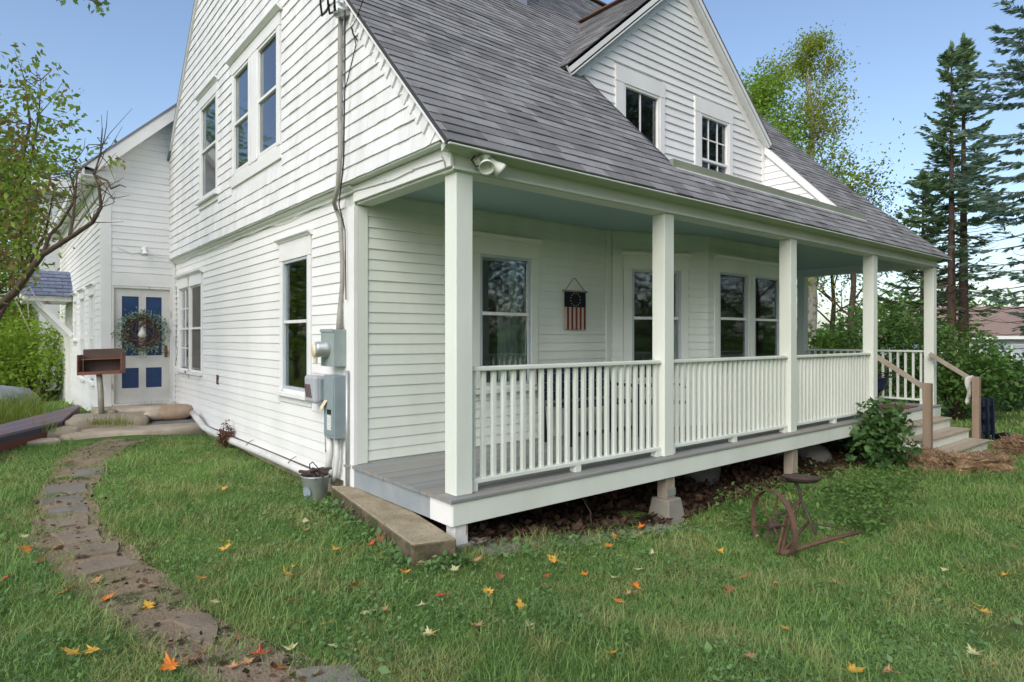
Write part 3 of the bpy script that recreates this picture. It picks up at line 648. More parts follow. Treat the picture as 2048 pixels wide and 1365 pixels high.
# chimney
m = MB(); m.box(3.12, 3.60, 3.38, 3.95, 6.1, 10.2); ch = board('chimney', m, 'rust_stone', bevel=0)
m = MB(); m.box(3.105, 3.615, 3.365, 3.5, 6.15, 6.86); obj('flashing', m, 'lead', ch)
# dormer face, ground = clapboards cut by the main roof
d1 = dict(u0=3.83, u1=4.54, z0=4.16, z1=4.90); d2 = dict(u0=5.56, u1=6.27, z0=3.86, z1=4.90)
RECZ = 3.52                                        # floor of the recess
holesD = [(3.65, 4.66, 3.8, 5.12), (5.40, 6.39, 3.5, 5.13)]
wallD = backing(FRONT, 'wall', [(2.86, RECZ-.3), (7.40, RECZ-.3), (7.40, vz(7.40)-.05), (DXM, DZ-.05), (2.86, vz(2.86)-.05)], [(3.83, 4.54, 4.16, 4.90), (5.56, 6.27, 3.86, 4.90)]); wallD['label'] = 'clapboard face of the front cross gable'
clapboards(FRONT, wallD, RECZ-.02, DZ-.12, lambda z: max(2.9, DXM-(DZ-.14-z)/DS), lambda z: min(7.30, DXM+(DZ-.14-z)/DS), holes=holesD, e=.112, joint=3.2, thick=.024)
window(FRONT, **d1, nn=.036, hdr=.23, side=.13, side_l=.19, cap=False, storm='white_trim', sill=False, meet=.02, munt_u=(2, 1), label='gable window half hidden by the main roof slope')
window(FRONT, **d2, nn=.036, hdr=.24, side=.13, side_l=.17, cap=False, storm='white_trim', sill=False, meet=.37, munt_u=(3, 2), munt_l=(3, 1), label='gable window with small panes, right of the half hidden one')
m = MB(); FRONT.box(m, 7.30, 7.40, RECZ-.05, 4.80, -.01, .026); board('corner_board', m)
for sx, xe in ((-1, DXL), (1, DXR)):
    m = MB(); a = np.array([xe, DYF, dzl]); b = np.array([DXM, DYF, DZ]); dn = np.array([sx*DS/LD, 0, 1/LD])
    m.prism([a-dn*.012, b-dn*.012, b-dn*.135, a-dn*.135], (0, .035, 0)); board('rake_board', m, bevel=0)
    m = MB(); m.prism([a-dn*.10, b-dn*.10, b-dn*.118, a-dn*.118], (0, .145, 0)); board('rake_soffit', m, bevel=0)
    m = MB(); a2 = np.array([xe, YW-.022, dzl]); b2_ = np.array([DXM, YW-.022, DZ]); m.prism([a2-dn*.13, b2_-dn*.13, b2_-dn*.24, a2-dn*.24], (0, .03, 0)); board('frieze', m, bevel=0)
# recess: cheek wall on the right, floor, green edge and metal strip
wallC = backing(CHEEK, 'wall', [(NY0+.06, RECZ-.14), (YW-.0, RECZ-.14), (YW-.0, roof_z(YW)-.08), (NY0+.06, roof_z(NY0)-.04)], []); wallC['label'] = 'triangular cheek wall right of the gable windows'
clapboards(CHEEK, wallC, RECZ-.10, roof_z(YW)-.1, lambda z: max(NY0+.14, yv(z)+.16), lambda z: YW-.028, e=.112, thick=.022)
m = MB(); k_ = np.array([7.352, 0, 0]); m.prism([k_+np.array([0, NY0-.02, roof_z(NY0-.02)-.012]), k_+np.array([0, YW-.03, roof_z(YW-.03)-.012]), k_+np.array([0, YW-.03, roof_z(YW-.03)-.145]), k_+np.array([0, NY0+.1, roof_z(NY0+.1)-.145])], (.09, 0, 0)); board('rake_board', m, bevel=0)
m = MB(); m.box(NX0, 8.0, NY0+.0, YW-.0, 3.36, 3.372); m.v = [(x, y, z+(y-NY0)*.10) for x, y, z in m.v]; board('recess_floor', m, 'lead', bevel=0)
m = MB(); m.box(NX0-.02, 7.96, NY0-.03, NY0+.02, roof_z(NY0-.03)-.02, roof_z(NY0)+.07); board('recess_curb', m, 'gutter_green', bevel=.004)
m = MB(); m.box(NX0+.02, 7.96, NY0-.05, NY0-.032, roof_z(NY0-.04)-.012, roof_z(NY0-.04)+.018); board('metal_strip', m, 'metal_edge', bevel=0)
m = MB(); m.prism([rp(NX0-.02, NY0-.02)+NV*.012, rp(NX0+.035, NY0-.02)+NV*.012, rp(NX0+.035, YW+.12)+NV*.012, rp(NX0-.02, YW+.12)+NV*.012], NV*-.03); board('flashing', m, 'dark_flash', bevel=0)
# ---- porch deck
for i in range(16):
    y0 = .005+i*(YW-.03)/16; y1 = y0+(YW-.03)/16-.004
    x = -.045; xe = [x]+sorted(random.sample([3.1, 4.2, 5.3, 6.4, 7.0], 2))+[10.44]
    for a, b in zip(xe[:-1], xe[1:]):
        m = MB(); m.box(a+(.002 if a > 0 else random.uniform(-.004, .004)), b-.002, y0, y1, DECK-.028, DECK+random.uniform(-.0015, .0015), random.random()); piece('deck_plank', m, 'deck_grey', None)
for i in range(26):
    y0 = YW-.02+i*.10; m = MB(); m.box(8.55, 10.44, y0, y0+.096, DECK-.028, DECK+random.uniform(-.001, .001), random.random()); piece('deck_plank', m, 'deck_grey', None)
m = MB(); m.box(-.02, 7.55, -.018, .0, DECK-.20, DECK-.03); m.box(7.555, 10.42, -.019, -.001, DECK-.20, DECK-.031, .45); board('deck_skirt', m, 'porch_bounce_paint', bevel=.003)
m = MB(); m.box(-.05, 10.45, -.03, .004, DECK-.029, DECK+.001); board('deck_nosing', m, 'deck_grey', bevel=.006)
m = MB(); m.box(-.022, -.002, .30, YW-.03, DECK-.205, DECK-.03); board('deck_skirt', m, 'skirt_bluegrey', bevel=.003)
m = MB(); m.box(-.0225, -.002, .001, .298, DECK-.206, DECK-.03); board('deck_skirt', m, 'white_trim', bevel=.003)
for y in np.arange(.4, 1.6, .4):
    m = MB(); m.box(0, 10.4, y, y+.05, DECK-.20, DECK-.03); board('joist', m, 'raw_wood', bevel=0)
m = MB(); m.box(.06, 8.4, YW+.02, YW+.3, -.7, DECK-.03); board('foundation_wall', m, 'boulder', bevel=0)
m = MB(); m.box(.03, .3, YW+.3, YE, -.4, .17); board('foundation_wall', m, 'fieldstone', bevel=0)
# posts
def post(x, y, w=.155, z0=DECK, z1=2.812, mat='porch_bounce_paint'):
    m = MB(); m.box(x, x+w, y, y+w, z0, z1); p = board('porch_post', m, mat, bevel=.006); return p
PXS = [.05, 2.575, 5.14, 7.67, 10.262]
for i, x in enumerate(PXS): 
    p = post(x, .045)
post(10.262, 2.36)
# supports below the deck
for i, (x, zf) in enumerate(((.03, -.06), (2.60, None), (5.16, None), (7.55, None))):
    gz = float(ground_z(x+.05, .05))
    if zf is not None:
        m = MB(); m.box(x-.02, x+.10, .004, .12, gz-.1, DECK-.201); board('support_post', m, 'worn_trim')
        m = MB(); m.box(x-.02, x+.30, -.03, .22, gz-.12, gz+.035); board('footing', m, 'pier_concrete', bevel=.01)
    else:
        zt = gz+.24 if i == 1 else gz+.03
        m = MB(); m.box(x-.02, x+.11, .02, .14, zt, DECK-.201); board('support_post', m, 'raw_wood')
        if i == 1: m = MB(); m.box(x-.024, x+.112, .012, .019, zt+.03, zt+.10); board('post_bracket', m, 'galvanised', bevel=0)
        m = MB(); b0, b1 = .16, .105; cx, cy = x+.05, .08
        m.hexa([(cx+sx*b0, cy+sy*b0, gz-.12) for sx, sy in ((-1, -1), (1, -1), (1, 1), (-1, 1))]+[(cx+sx*b1, cy+sy*b1, zt) for sx, sy in ((-1, -1), (1, -1), (1, 1), (-1, 1))]); board('footing', m, 'pier_concrete', bevel=.012)
# railings
def railing(x0, x1, y, n, along='x', zt=1.335, zb=.425):
    def B(mb, a, b, c0, c1, z0, z1):
        return mb.box(a, b, y+c0, y+c1, z0, z1, random.random()) if along == 'x' else mb.box(y+c0, y+c1, a, b, z0, z1, random.random())
    root = board('railing', B(MB(), x0, x1, -.045, .045, zt-.036, zt), 'porch_bounce_paint', bevel=.008)
    obj('bottom_rail', B(MB(), x0, x1, -.04, .04, zb, zb+.034), 'porch_bounce_paint', root, bevel=.005)
    for i in range(n):
        c = x0+(x1-x0)*(i+.5)/n; obj('baluster', B(MB(), c-.0185, c+.0185, -.0185, .0185, zb+.034, zt-.036), 'porch_bounce_paint', root, bevel=.003)
    nb = max(1, int((x1-x0)/1.1))
    for i in range(nb+1):
        c = x0+.04+(x1-x0-.08)*i/nb; obj('rail_block', B(MB(), c-.035, c+.035, -.038, .036, DECK+.001, zb), 'porch_bounce_paint', root)
    return root
for a, b, n in ((PXS[0]+.156, PXS[1]-.001, 23), (PXS[1]+.156, PXS[2]-.001, 24), (PXS[2]+.156, PXS[3]-.001, 24)): railing(a, b, .122, n)
railing(.202, 2.358, 10.34, 17, along='y'); railing(2.517, 4.1, 10.34, 12, along='y')
# front steps
TR = [(0, -.285, .195), (-.257, -.55, .035), (-.522, -.82, -.125)]
for i, (ya, yb, z) in enumerate(TR):
    sx0, sx1 = 7.85, 10.08+.02*i
    for j in range(2):
        h = (ya-yb)/2; m = MB(); m.box(sx0, sx1, yb+j*h+.002, yb+(j+1)*h-.002, z-.03, z, random.random()); board('tread', m, 'tread_wood', bevel=.004)
    zt = DECK-.03 if i == 0 else TR[i-1][2]-.03
    m = MB(); yr = 0-.02 if i == 0 else TR[i-1][1]+.03
    m.box(sx0+.02, sx1-.02, yr-.001, yr+.016, z, zt); board('riser', m, 'porch_bounce_paint', bevel=0)
m = MB(); m.box(7.88, 10.06, -.79, -.775, -.42, -.155); board('riser', m, 'porch_bounce_paint', bevel=0)
for x in (7.86, 10.05):
    m = MB(); m.prism([(x, -.01, .16), (x, -.25, .16), (x, -.25, .0), (x, -.52, .0), (x, -.52, -.16), (x, -.77, -.16), (x, -.77, -.42), (x, -.01, -.42)], (.025, 0, 0)); board('stringer', m, 'porch_bounce_paint', bevel=0)
for (x, zt) in ((7.83, .90), (10.13, .905)):
    m = MB(); m.box(x, x+.105, -.66, -.555, -.40, zt); board('newel_post', m, 'newel_wood', bevel=.006)
    m = MB(); xx = x+.03 if x < 9 else x+.04; m.bar((xx, .08, 1.275), (xx, -.58, .83), .05, .07); board('handrail', m, 'raw_wood', bevel=.006)

# ---- the ell behind the side door
EZ = lambda x: 5.82+.964*(x+.049)                 # rake line of the ell
ed = dict(u0=-.985, u1=-.105, z0=.40, z1=2.44)
wallE = backing(ELLF, 'wall', [(XE, .0), (-.001, .0), (-.001, 5.75), (XE, EZ(XE)-.05)], [(-1.02, -.06, .30, 2.47)]); wallE['label'] = 'narrow clapboard wall over the side door'
clapboards(ELLF, wallE, 2.72, 5.7, lambda z: max(XE+.14, -.049+(z-5.82)/.964+.15), lambda z: -.07, e=.118)
m = MB(); ELLF.box(m, XE-.018, XE+.14, .30, 4.66, -.01, .024); board('corner_board', m)
m = MB(); ELLF.box(m, -.07, -.012, .30, 5.65, -.01, .022); board('corner_board', m)
m = MB(); ELLF.box(m, XE+.141, -1.02, .36, 2.48, -.01, .020); board('door_casing', m, 'worn_trim')
m = MB(); ELLF.box(m, XE+.141, -.071, 2.481, 2.71, -.01, .020); board('door_header', m, 'white_trim')
m = MB(); ELLF.box(m, -1.02, -.985, .36, 2.475, -.06, .024); ELLF.box(m, -.105, -.06, .36, 2.475, -.06, .0245); ELLF.box(m, -.985, -.105, 2.441, 2.475, -.06, .022); board('door_frame', m, 'worn_trim')
m = MB(); ELLF.box(m, -1.03, -.05, .30, .395, -.08, .05); board('threshold', m, 'worn_trim')
door = MB(); dn0, dn1 = -.055, -.018
us = [-.984, -.862, -.600, -.487, -.232, -.106]; zs = [.40, .66, 1.02, 1.24, 2.30, 2.44]
for a, b in ((0, 1), (2, 3), (4, 5)): ELLF.box(door, us[a], us[b], zs[0], zs[5], dn0, dn1)
for a, b in ((1, 2), (3, 4)):
    for c, d in ((0, 1), (2, 3), (4, 5)): ELLF.box(door, us[a], us[b], zs[c], zs[d], dn0, dn1)
DOOR = board('door', door, 'door_paint', bevel=0); DOOR['label'] = 'white side door with four blue panels and flaking paint'
for a, b in ((1, 2), (3, 4)):
    for c, d in ((1, 2), (3, 4)): m = MB(); ELLF.box(m, us[a]+.0, us[b]-.0, zs[c], zs[d], dn0+.005, dn1-.012); obj('panel', m, 'blue_panel', DOOR)
m = MB(); c = ELLF.pt(-.165, 1.30, 0); m.lathe([(0, .0), (.02, .0), (.022, .01), (.03, .02), (.034, .04), (.024, .058), (0, .062)], c+np.array([0, .018, 0]), 12, axis=(0, -1, 0)); obj('knob', m, 'brass', DOOR, smooth=True)
m = MB(); ELLF.box(m, -.19, -.14, 1.20, 1.42, -.018, -.010); obj('escutcheon', m, 'brass', DOOR, bevel=.01)
m = MB(); m.lathe([(0, 0), (.018, 0), (.018, .012), (0, .014)], ELLF.pt(-.165, 1.82, -.018), 12, axis=(0, -1, 0)); obj('deadbolt', m, 'brass', DOOR)
EYE = 17.6; EVZ = 4.40                            # far end, eave height
ew = [dict(u0=10.15, u1=10.85, z0=.75, z1=2.35), dict(u0=11.75, u1=12.45, z0=.75, z1=2.35), dict(u0=13.3, u1=13.85, z0=1.55, z1=2.35)]
holesE = [(d['u0']-.12, d['u1']+.12, d['z0']-.12, d['z1']+.2) for d in ew]+[(14.45, 15.65, 0, 2.5)]
wallS = backing(ELLS, 'wall', [(YE, .0), (EYE, -.6), (EYE, 4.6), (YE, 4.6)], [(d['u0'], d['u1'], d['z0'], d['z1']) for d in ew]); wallS['label'] = 'long clapboard side wall of the rear ell'
clapboards(ELLS, wallS, .30, 4.5, lambda z: YE+.12, lambda z: EYE-.1, holes=holesE, e=.118, joint=4)
clapboards(ELLS, wallS, -.12, .30, lambda z: YE+1.5, lambda z: EYE-.1, e=.118, joint=4)
for d in ew: window(ELLS, **d, hdr=.17, side=.10, storm=None, meet=.5, munt_u=(2, 2))
m = MB(); ELLS.box(m, YE-.001, YE+.12, .28, 4.6, -.01, .019); board('corner_board', m)
m = MB(); ELLS.box(m, EYE-.1, EYE+.02, -.6, 4.6, -.01, .024); board('corner_board', m)
m = MB(); ELLS.box(m, 14.55, 15.5, .1, 2.35, -.01, .016); board('back_door', m, 'white_trim')
# ell roof: overhanging rake and eave with wide soffits
EOX, EFY = -1.48, 8.80; ls_ = math.hypot(1, .964); en = np.array([-.964, 0, 1])/ls_
def ep(x, y, d=0): return np.array([x, y, EZ(x)])+en*d
m = MB(); m.prism([ep(EOX, EFY), ep(.0, EFY), ep(2.2, EFY+2), ep(2.2, EYE+.3), ep(EOX, EYE+.3)], -en*.035); board('ell_roof', m, 'roof_shingle', bevel=0)
m = MB(); m.prism([ep(EOX+.02, EFY+.01, -.036), ep(-.10, EFY+.01, -.036), ep(-.10, EFY+.01, -.20), ep(EOX+.10, EFY+.01, -.20)], (0, .03, 0)); board('rake_board', m, bevel=0)
m = MB(); m.prism([ep(EOX+.06, EFY+.041, -.17), ep(-.10, EFY+.041, -.17), ep(-.10, YE-.026, -.17), ep(EOX+.06, YE-.026, -.17)], -en*.02); board('rake_soffit', m, bevel=0)
m = MB(); ze = EZ(EOX)
m.box(EOX+.005, EOX+.035, EFY+.045, EYE+.25, ze-.15, ze-.03); board('eave_fascia', m, bevel=0)
m = MB(); m.box(EOX+.036, XE-.025, EFY+.045, EYE+.25, ze-.15, ze-.13); board('eave_soffit', m, 'porch_bounce_paint', bevel=0)
m = MB(); m.box(XE-.05, XE-.024, YE+.02, EYE, ze-.38, ze-.151); board('frieze', m, 'white_trim', bevel=0)
m = MB(); m.box(EOX+.04, XE+.18, EFY+.2, YE-.03, ze-.20, ze-.02); board('eave_return', m, 'white_trim', bevel=.01)
# hood over the far door
hy0, hy1 = 13.95, 15.9; hx0, hx1 = -2.10, XE-.03
m = MB(); m.box(hx0, hx1, hy0+.05, hy1, 2.40, 2.52); hd = board('door_hood', m, 'white_trim', bevel=.008)
hr = np.array([0, .72, .48]); hr /= np.linalg.norm(hr); hn_ = np.array([0, -.48, .72])/np.linalg.norm([.48, .72])
m = MB(); m.prism([(hx0-.02, hy0, 2.525), (hx0-.02, hy0+.97, 2.525+.645), (hx0-.02, hy1+.05, 2.525)], (hx1-hx0+.02, 0, 0)); obj('hood_gable', m, 'white_trim', hd)
for r_ in range(7):
    u = hx0-.04-(.13 if r_ % 2 else 0)
    while u < hx1:
        wd = .26; a, b = max(u, hx0-.04), min(u+wd-.012, hx1+.02)
        if b-a > .03:
            P0_ = np.array([0, hy0-.04, 2.50])+hr*(r_*.165); th = .012+random.uniform(0, .012); m = MB()
            c = [P0_+np.array([x, 0, 0])+hr*s+hn_*(.02+t) for s, t in ((0, th), (.18, 0)) for x in (a, b)]
            m.hexa([c[0]-hn_*.02, c[1]-hn_*.02, c[3]-hn_*.02, c[2]-hn_*.02, c[0], c[1], c[3], c[2]], random.random()); obj('slate', m, 'slate_blue', hd)
        u += wd
for y in (14.15, 15.7):
    m = MB(); m.bar((hx0+.25, y, 2.40), (XE-.03, y, 1.62), .09, .10); obj('bracket', m, 'white_trim', hd)
# rear wing seen past the eave
m = MB(); m.box(-1.55, 4, 19.2, 24, 0, 5.85); rw = board('rear_wing', m, 'white_siding', bevel=0)
m = MB(); m.prism([(-1.95, 18.9, 5.85), (4, 18.9, 5.85), (4, 18.9, 6.05), (-1.75, 18.9, 6.25), (-1.95, 18.9, 6.0)], (0, 5, 0)); obj('rear_roof', m, 'white_trim', rw)
# ---- place the counted pieces: the 300 largest in view one by one, the rest as one part
PLURAL = {'clapboard': 'clapboard_field', 'wall_shingle': 'wall_shingle_field', 'shingle': 'shingle_field', 'rake_shingle': 'rake_shingle_field', 'deck_plank': 'deck_plank_field'}
for nm, lst in PIECES.items():
    lst.sort(key=lambda q: -q[0])
    for sz, mb, mt, par in lst[:300]: obj(nm, mb, mt, par or HOUSE)
    rest = lst[300:]
    for mt in sorted(set(q[2] for q in rest)):
        big = MB()
        for sz, mb, m_, par in rest:
            if m_ == mt: n = len(big.v); big.v += mb.v; big.f += [tuple(i+n for i in f) for f in mb.f]; big.t += mb.t
        tag(obj(PLURAL[nm], big, mt, HOUSE), kind='stuff')

# ---------------------------------------------------------------- small things on and around the house
def bx(mb, x0, x1, y0, y1, z0, z1, t=.5): return mb.box(x0, x1, y0, y1, z0, z1, t)
# electric meter (local axes: -x out of the wall, y along it)
t = thing('electric_meter', 'grey-green electric meter box with a round taped-over dial, above the breaker box', 'meter', (-.025, 1.94, 1.285))
obj('housing', bx(MB(), -.13, 0, -.15, .15, 0, .355), 'box_green', t, rel=True, bevel=.006)
obj('lid_rim', bx(MB(), -.138, -.1305, -.155, .155, .33, .36), 'box_green', t, rel=True, bevel=.003)
m = MB(); m.lathe([(.085, 0), (.085, .03), (.07, .045), (.068, .10), (.05, .12), (0, .125)], (-.132, -.0, .17), 20, axis=(-1, 0, 0)); obj('dial', m, 'galvanised', t, rel=True, smooth=True)
m = MB(); m.lathe([(.072, .0), (.076, .055), (.055, .075), (0, .08)], (-.185, .03, .16), 14, axis=(-1, .25, 0)); m.prism([(-.24, .0, .13), (-.24, .09, .12), (-.235, .06, .035), (-.235, .02, .03)], (.02, 0, 0)); obj('tape_wrap', m, 'tape_tan', t, rel=True)
# breaker box below
t = thing('breaker_box', 'tall grey breaker box with lever handle and white label, below the meter', 'breaker box', (-.025, 1.90, .60))
obj('housing', bx(MB(), -.125, 0, -.12, .12, 0, .60), 'box_grey', t, rel=True, bevel=.006)
obj('door', bx(MB(), -.132, -.1255, -.11, .11, .03, .575), 'box_grey', t, rel=True, bevel=.003)
m = MB(); m.prism([(-.133, .02, .36), (-.133, .09, .36), (-.18, .08, .30), (-.18, .05, .27)], (.0, .025, -.02)); obj('lever', m, 'tape_tan', t, rel=True)
obj('label_plate', bx(MB(), -.1345, -.1322, -.06, .03, .08, .22), 'label_white', t, rel=True)
obj('warning_plate', bx(MB(), -.1345, -.1322, -.06, .03, .23, .275), 'black_metal', t, rel=True)
# telephone box
t = thing('telephone_box', 'small rounded light grey plastic utility box with slanted ribs beside the breaker box', 'utility box', (-.02, 2.36, .90))
obj('housing', bx(MB(), -.15, 0, -.15, .13, 0, .28), 'plastic_grey', t, rel=True, bevel=.03)
obj('hinge_base', bx(MB(), -.11, -.0, -.19, -.152, .03, .25), 'box_grey', t, rel=True, bevel=.01)
for i in range(4):
    m = MB(); m.bar((-.152, -.08+i*.04, .06), (-.152, -.03+i*.04, .19), .014, .012, up=(-1, 0, 0)); obj('rib', m, 'shelf_dark', t, rel=True)
# service mast, insulator and cables
t = thing('service_mast', 'grey service cable mast running up the gable to a weathered insulator', 'cable mast', (-.14, 1.70, 3.0))
pts = [PX(672, 418, -.06), PX(668, 405, -.13), PX(676, 372, -.15), PX(681, 300, -.15), PX(679, 200, -.15), PX(681, 60, -.15), PX(681, 20, -.16)]
obj('mast_cable', MB().tube(pts, .022, 8), 'cable', t, smooth=True)
pts = [PX(672, 418, -.055), PX(680, 440, -.045), PX(684, 520, -.045), PX(684, 570, -.045), PX(679, 628, -.05), PX(679, 660, -.07)]
obj('lower_cable', MB().tube(pts, [.02, .02, .02, .02, .024, .036], 8), 'cable', t, smooth=True)
pts = [PX(690, 20, -.2), PX(690, 170, -.17), PX(687, 330, -.17), PX(682, 372, -.15), PX(678, 410, -.10), PX(690, 460, -.05), PX(692, 600, -.05)]
obj('thin_cable', MB().tube(pts, .006, 5), 'black_wire', t)
p = PX(678, 22, -.2); m = MB(); m.lathe([(0, -.05), (.045, -.05), (.055, -.02), (.04, 0), (.055, .03), (.045, .06), (0, .07)], p, 12); m.box(p[0]-.03, p[0]+.12, p[1]-.05, p[1]+.05, p[2]-.03, p[2]+.04); obj('insulator', m, 'galvanised', t, smooth=True)
for k, (a, b) in enumerate(((640, 652), (655, 668), (668, 676))):
    q = [PX(a, -30, -.3), PX(a+1, 8, -.28), PX((a+b)/2-2, 32-4*k, -.24), PX(b, 24, -.2), PX(b+8, 8, -.18)]; obj('drip_loop', MB().tube(q, .011, 6), 'black_wire', t, smooth=True)
pts = [PX(730, -10, -.24), PX(712, 40, -.13), PX(703, 55, -.12), PX(712, 90, -.12), PX(690, 180, -.12)]; obj('loose_wire', MB().tube(pts, .0045, 5), 'black_wire', t)
pts = [PX(703, 55, -.122), PX(706, 68, -.122), PX(714, 80, -.125)]; obj('loose_wire', MB().tube(pts, .007, 5), 'black_wire', t)
# wire stapled under the belt course
t = thing('stapled_wire', 'thin white wire stapled along the belt course under the shingled gable', 'wire', (-.03, 4, 2.92))
pts = [np.array([-.028, .10, 2.90])]+[np.array([-.030, y, 2.915+.012*math.sin(y*5.1)-.01*math.sin(y*2.3)]) for y in np.arange(.5, 9.0, .35)]
obj('wire', MB().tube(pts, .005, 5), 'pvc', t); obj('staple', MB().box(-.036, -.018, 1.0, 1.02, 2.90, 2.93), 'pvc', t); obj('staple', MB().box(-.036, -.018, .55, .57, 2.90, 2.93), 'pvc', t)
obj('hanging_end', MB().tube([(-.03, .12, 2.93), (-.035, .08, 2.88), (-.03, .07, 2.83)], .005, 5), 'cable', t)
# conduits below the boxes and along the foot of the wall
t = thing('conduit', 'pair of grey conduit bends below the breaker box', 'conduit', (-.07, 1.95, .2))
obj('pipe', MB().tube([(-.09, 2.02, .60), (-.09, 2.02, .42), (-.09, 2.06, .30), (-.09, 2.16, .20), (-.09, 2.3, .17)], .034, 10), 'pvc', t, smooth=True)
obj('pipe', MB().tube([(-.07, 1.90, .60), (-.07, 1.90, .40), (-.07, 1.94, .24), (-.07, 2.0, .14)], .024, 8), 'pvc', t, smooth=True)
t = thing('ground_rod_pipe', 'thin grey pipe strapped to the corner board by the porch', 'pipe', (-.05, 1.70, .1))
obj('pipe', MB().tube([(-.05, 1.72, 1.25), (-.05, 1.72, .06)], .016, 8), 'galvanised', t, smooth=True)
obj('strap', MB().box(-.072, -.024, 1.69, 1.75, .34, .36), 'galvanised', t)
t = thing('drain_pipe', 'fat white plastic pipe along the foot of the clapboard side wall', 'pipe', (-.06, 4, .15))
pts = [np.array([-.07, y, .135+.004*math.sin(y*2)]) for y in np.arange(2.35, 6.6, .5)]+[np.array([-.09, 6.75, .16]), np.array([-.12, 7.1, .28]), np.array([-.12, 7.35, .34])]
obj('pipe', MB().tube(pts, .046, 12), 'pvc', t, smooth=True)
for y in (3.1, 4.6): obj('hook', MB().tube([(-.02, y, .235), (-.07, y+.02, .205), (-.11, y, .17)], .004, 5), 'rust_dark', t)
tag(obj('wire_down_wall', MB().tube([PX(648, 800, -.03), PX(650, 850, -.03), PX(651, 905, -.03), PX(660, 880, -.03), PX(654, 845, -.03)], .0035, 5), 'black_wire'), 'thin loose black wires hanging below the telephone box', 'wire')
tag(obj('door_wire', MB().tube([PX(353, 575, -.012), PX(354, 640, -.012), PX(352, 690, -.012), PX(355, 700, -.012), PX(350, 740, -.012)], .005, 5), 'black_wire'), 'thin black wire running down beside the side door and paired window', 'wire')
tag(obj('bare_patch', LEFT.box(MB(), u_of(437, 757, LEFT)[0]-.05, u_of(437, 757, LEFT)[0]+.05, .86, 1.0, .012, .020), 'rust'), 'small rusty hole cover on the side wall right of the paired window', 'patch')
# motion floodlight at the porch corner
fp = PY(988, 322, -.02)
t = thing('floodlight', 'twin-headed white floodlight under the eave at the porch corner', 'floodlight', (.235, .012, 2.90))
obj('base', MB().lathe([(0, 0), (.05, 0), (.05, .03), (.03, .05), (0, .05)], (0, 0, 0), 16, axis=(0, -1, 0)), 'porch_bounce_paint', t, rel=True, smooth=True)
obj('sensor_arm', MB().tube([(0, -.04, .02), (.0, -.09, .04), (.0, -.11, .01)], .03, 10), 'porch_bounce_paint', t, rel=True, smooth=True)
for dx, dirv in ((.0, (-.35, -.6, -.72)), (.10, (.75, -.25, -.6))):
    c = (dx*.6, -.09, -.005); m = MB(); m.lathe([(0, -.03), (.026, -.03), (.03, .01), (.036, .03), (.056, .075), (.060, .098), (.054, .096), (.035, .05), (0, .045)], c, 18, axis=dirv); obj('lamp_head', m, 'porch_bounce_paint', t, rel=True, smooth=True)
obj('cord', MB().tube([(-.05, -.02, .04), (-.09, -.03, .0), (-.06, -.05, -.05), (.0, -.06, -.02)], .006, 5), 'black_wire', t, rel=True)
# lamp over the side door
p = ELLF.pt(-.53, 3.10, .02); t = thing('wall_lamp', 'small white spotlight on the clapboards above the side door', 'lamp', p)
obj('base', MB().lathe([(0, 0), (.05, 0), (.05, .02), (.02, .05), (.02, .08)], (0, 0, .05), 12, axis=(0, -1, 0)), 'white_trim', t, rel=True, smooth=True)
obj('lamp_head', MB().lathe([(0, .06), (.025, .06), (.028, .0), (.05, -.07), (.06, -.085), (.05, -.08), (0, -.04)], (0, -.10, .02), 14, axis=(0, .35, 1)), 'white_trim', t, rel=True, smooth=True)
tag(obj('lamp_wire', MB().tube([ELLF.pt(-.95, 3.16, .025), ELLF.pt(-.72, 3.06, .025), ELLF.pt(-.53, 3.10, .03), ELLF.pt(-.3, 3.03, .025), ELLF.pt(-.08, 3.05, .025)], .005, 5), 'pvc'), 'slack wire across the clapboards behind the spotlight over the side door', 'wire')
# wreath on the door
wc = ELLF.pt(-.565, 1.66, .03); t = thing('wreath', 'round twig wreath with blue-green sprigs and a pale gourd on the side door', 'wreath', wc)
m = MB()
for i in range(90):
    a = random.uniform(0, 2*math.pi); r0 = random.uniform(.17, .33); da = random.uniform(.3, .8); pts = []
    for k in range(5):
        aa = a+da*(k-2)/2; r = r0+.03*math.sin(k+i); pts.append((r*math.cos(aa), -.03+random.uniform(-.05, .03), r*math.sin(aa)))
    m.tube(pts, random.uniform(.004, .007), 4, random.random(), cap=False)
for i in range(26):
    a = random.uniform(0, 2*math.pi); m.tube([(.2*math.cos(a), -.03, .2*math.sin(a)), (.12*math.cos(a+.6), -.04, .12*math.sin(a+.6)), (.1*math.cos(a+1.6), -.02, .1*math.sin(a+1.6))], .005, 4, random.random(), cap=False)
obj('twig_ring', m, 'twig', t, rel=True)
V = []; Fc = []; tn = []
for i in range(650):
    a = rng.uniform(0, 2*math.pi); r = rng.normal(.33, .05); c = np.array([r*math.cos(a), rng.uniform(-.12, .0), r*math.sin(a)])
    d = np.array([math.cos(a+rng.normal(0, 1)), rng.normal(0, .4), math.sin(a+rng.normal(0, 1))]); d /= np.linalg.norm(d); s_ = np.cross(d, rng.normal(size=3)); s_ /= np.linalg.norm(s_)
    L = rng.uniform(.03, .06); n = len(V); V += [c, c+d*L*.5+s_*L*.3, c+d*L, c+d*L*.5-s_*L*.3]; Fc.append((n, n+1, n+2, n+3)); tn += [rng.random()]*4
m = MB(); m.v = [tuple(p) for p in V]; m.f = Fc; m.t = tn; tag(obj('sprigs', m, 'needle_blue', t, rel=True), kind='stuff')
obj('gourd', MB().lathe([(0, -.10), (.05, -.095), (.07, -.05), (.055, .0), (.03, .035), (.025, .06), (.012, .09), (0, .095)], (.0, -.07, 0.0), 16), 'gourd', t, rel=True, smooth=True)
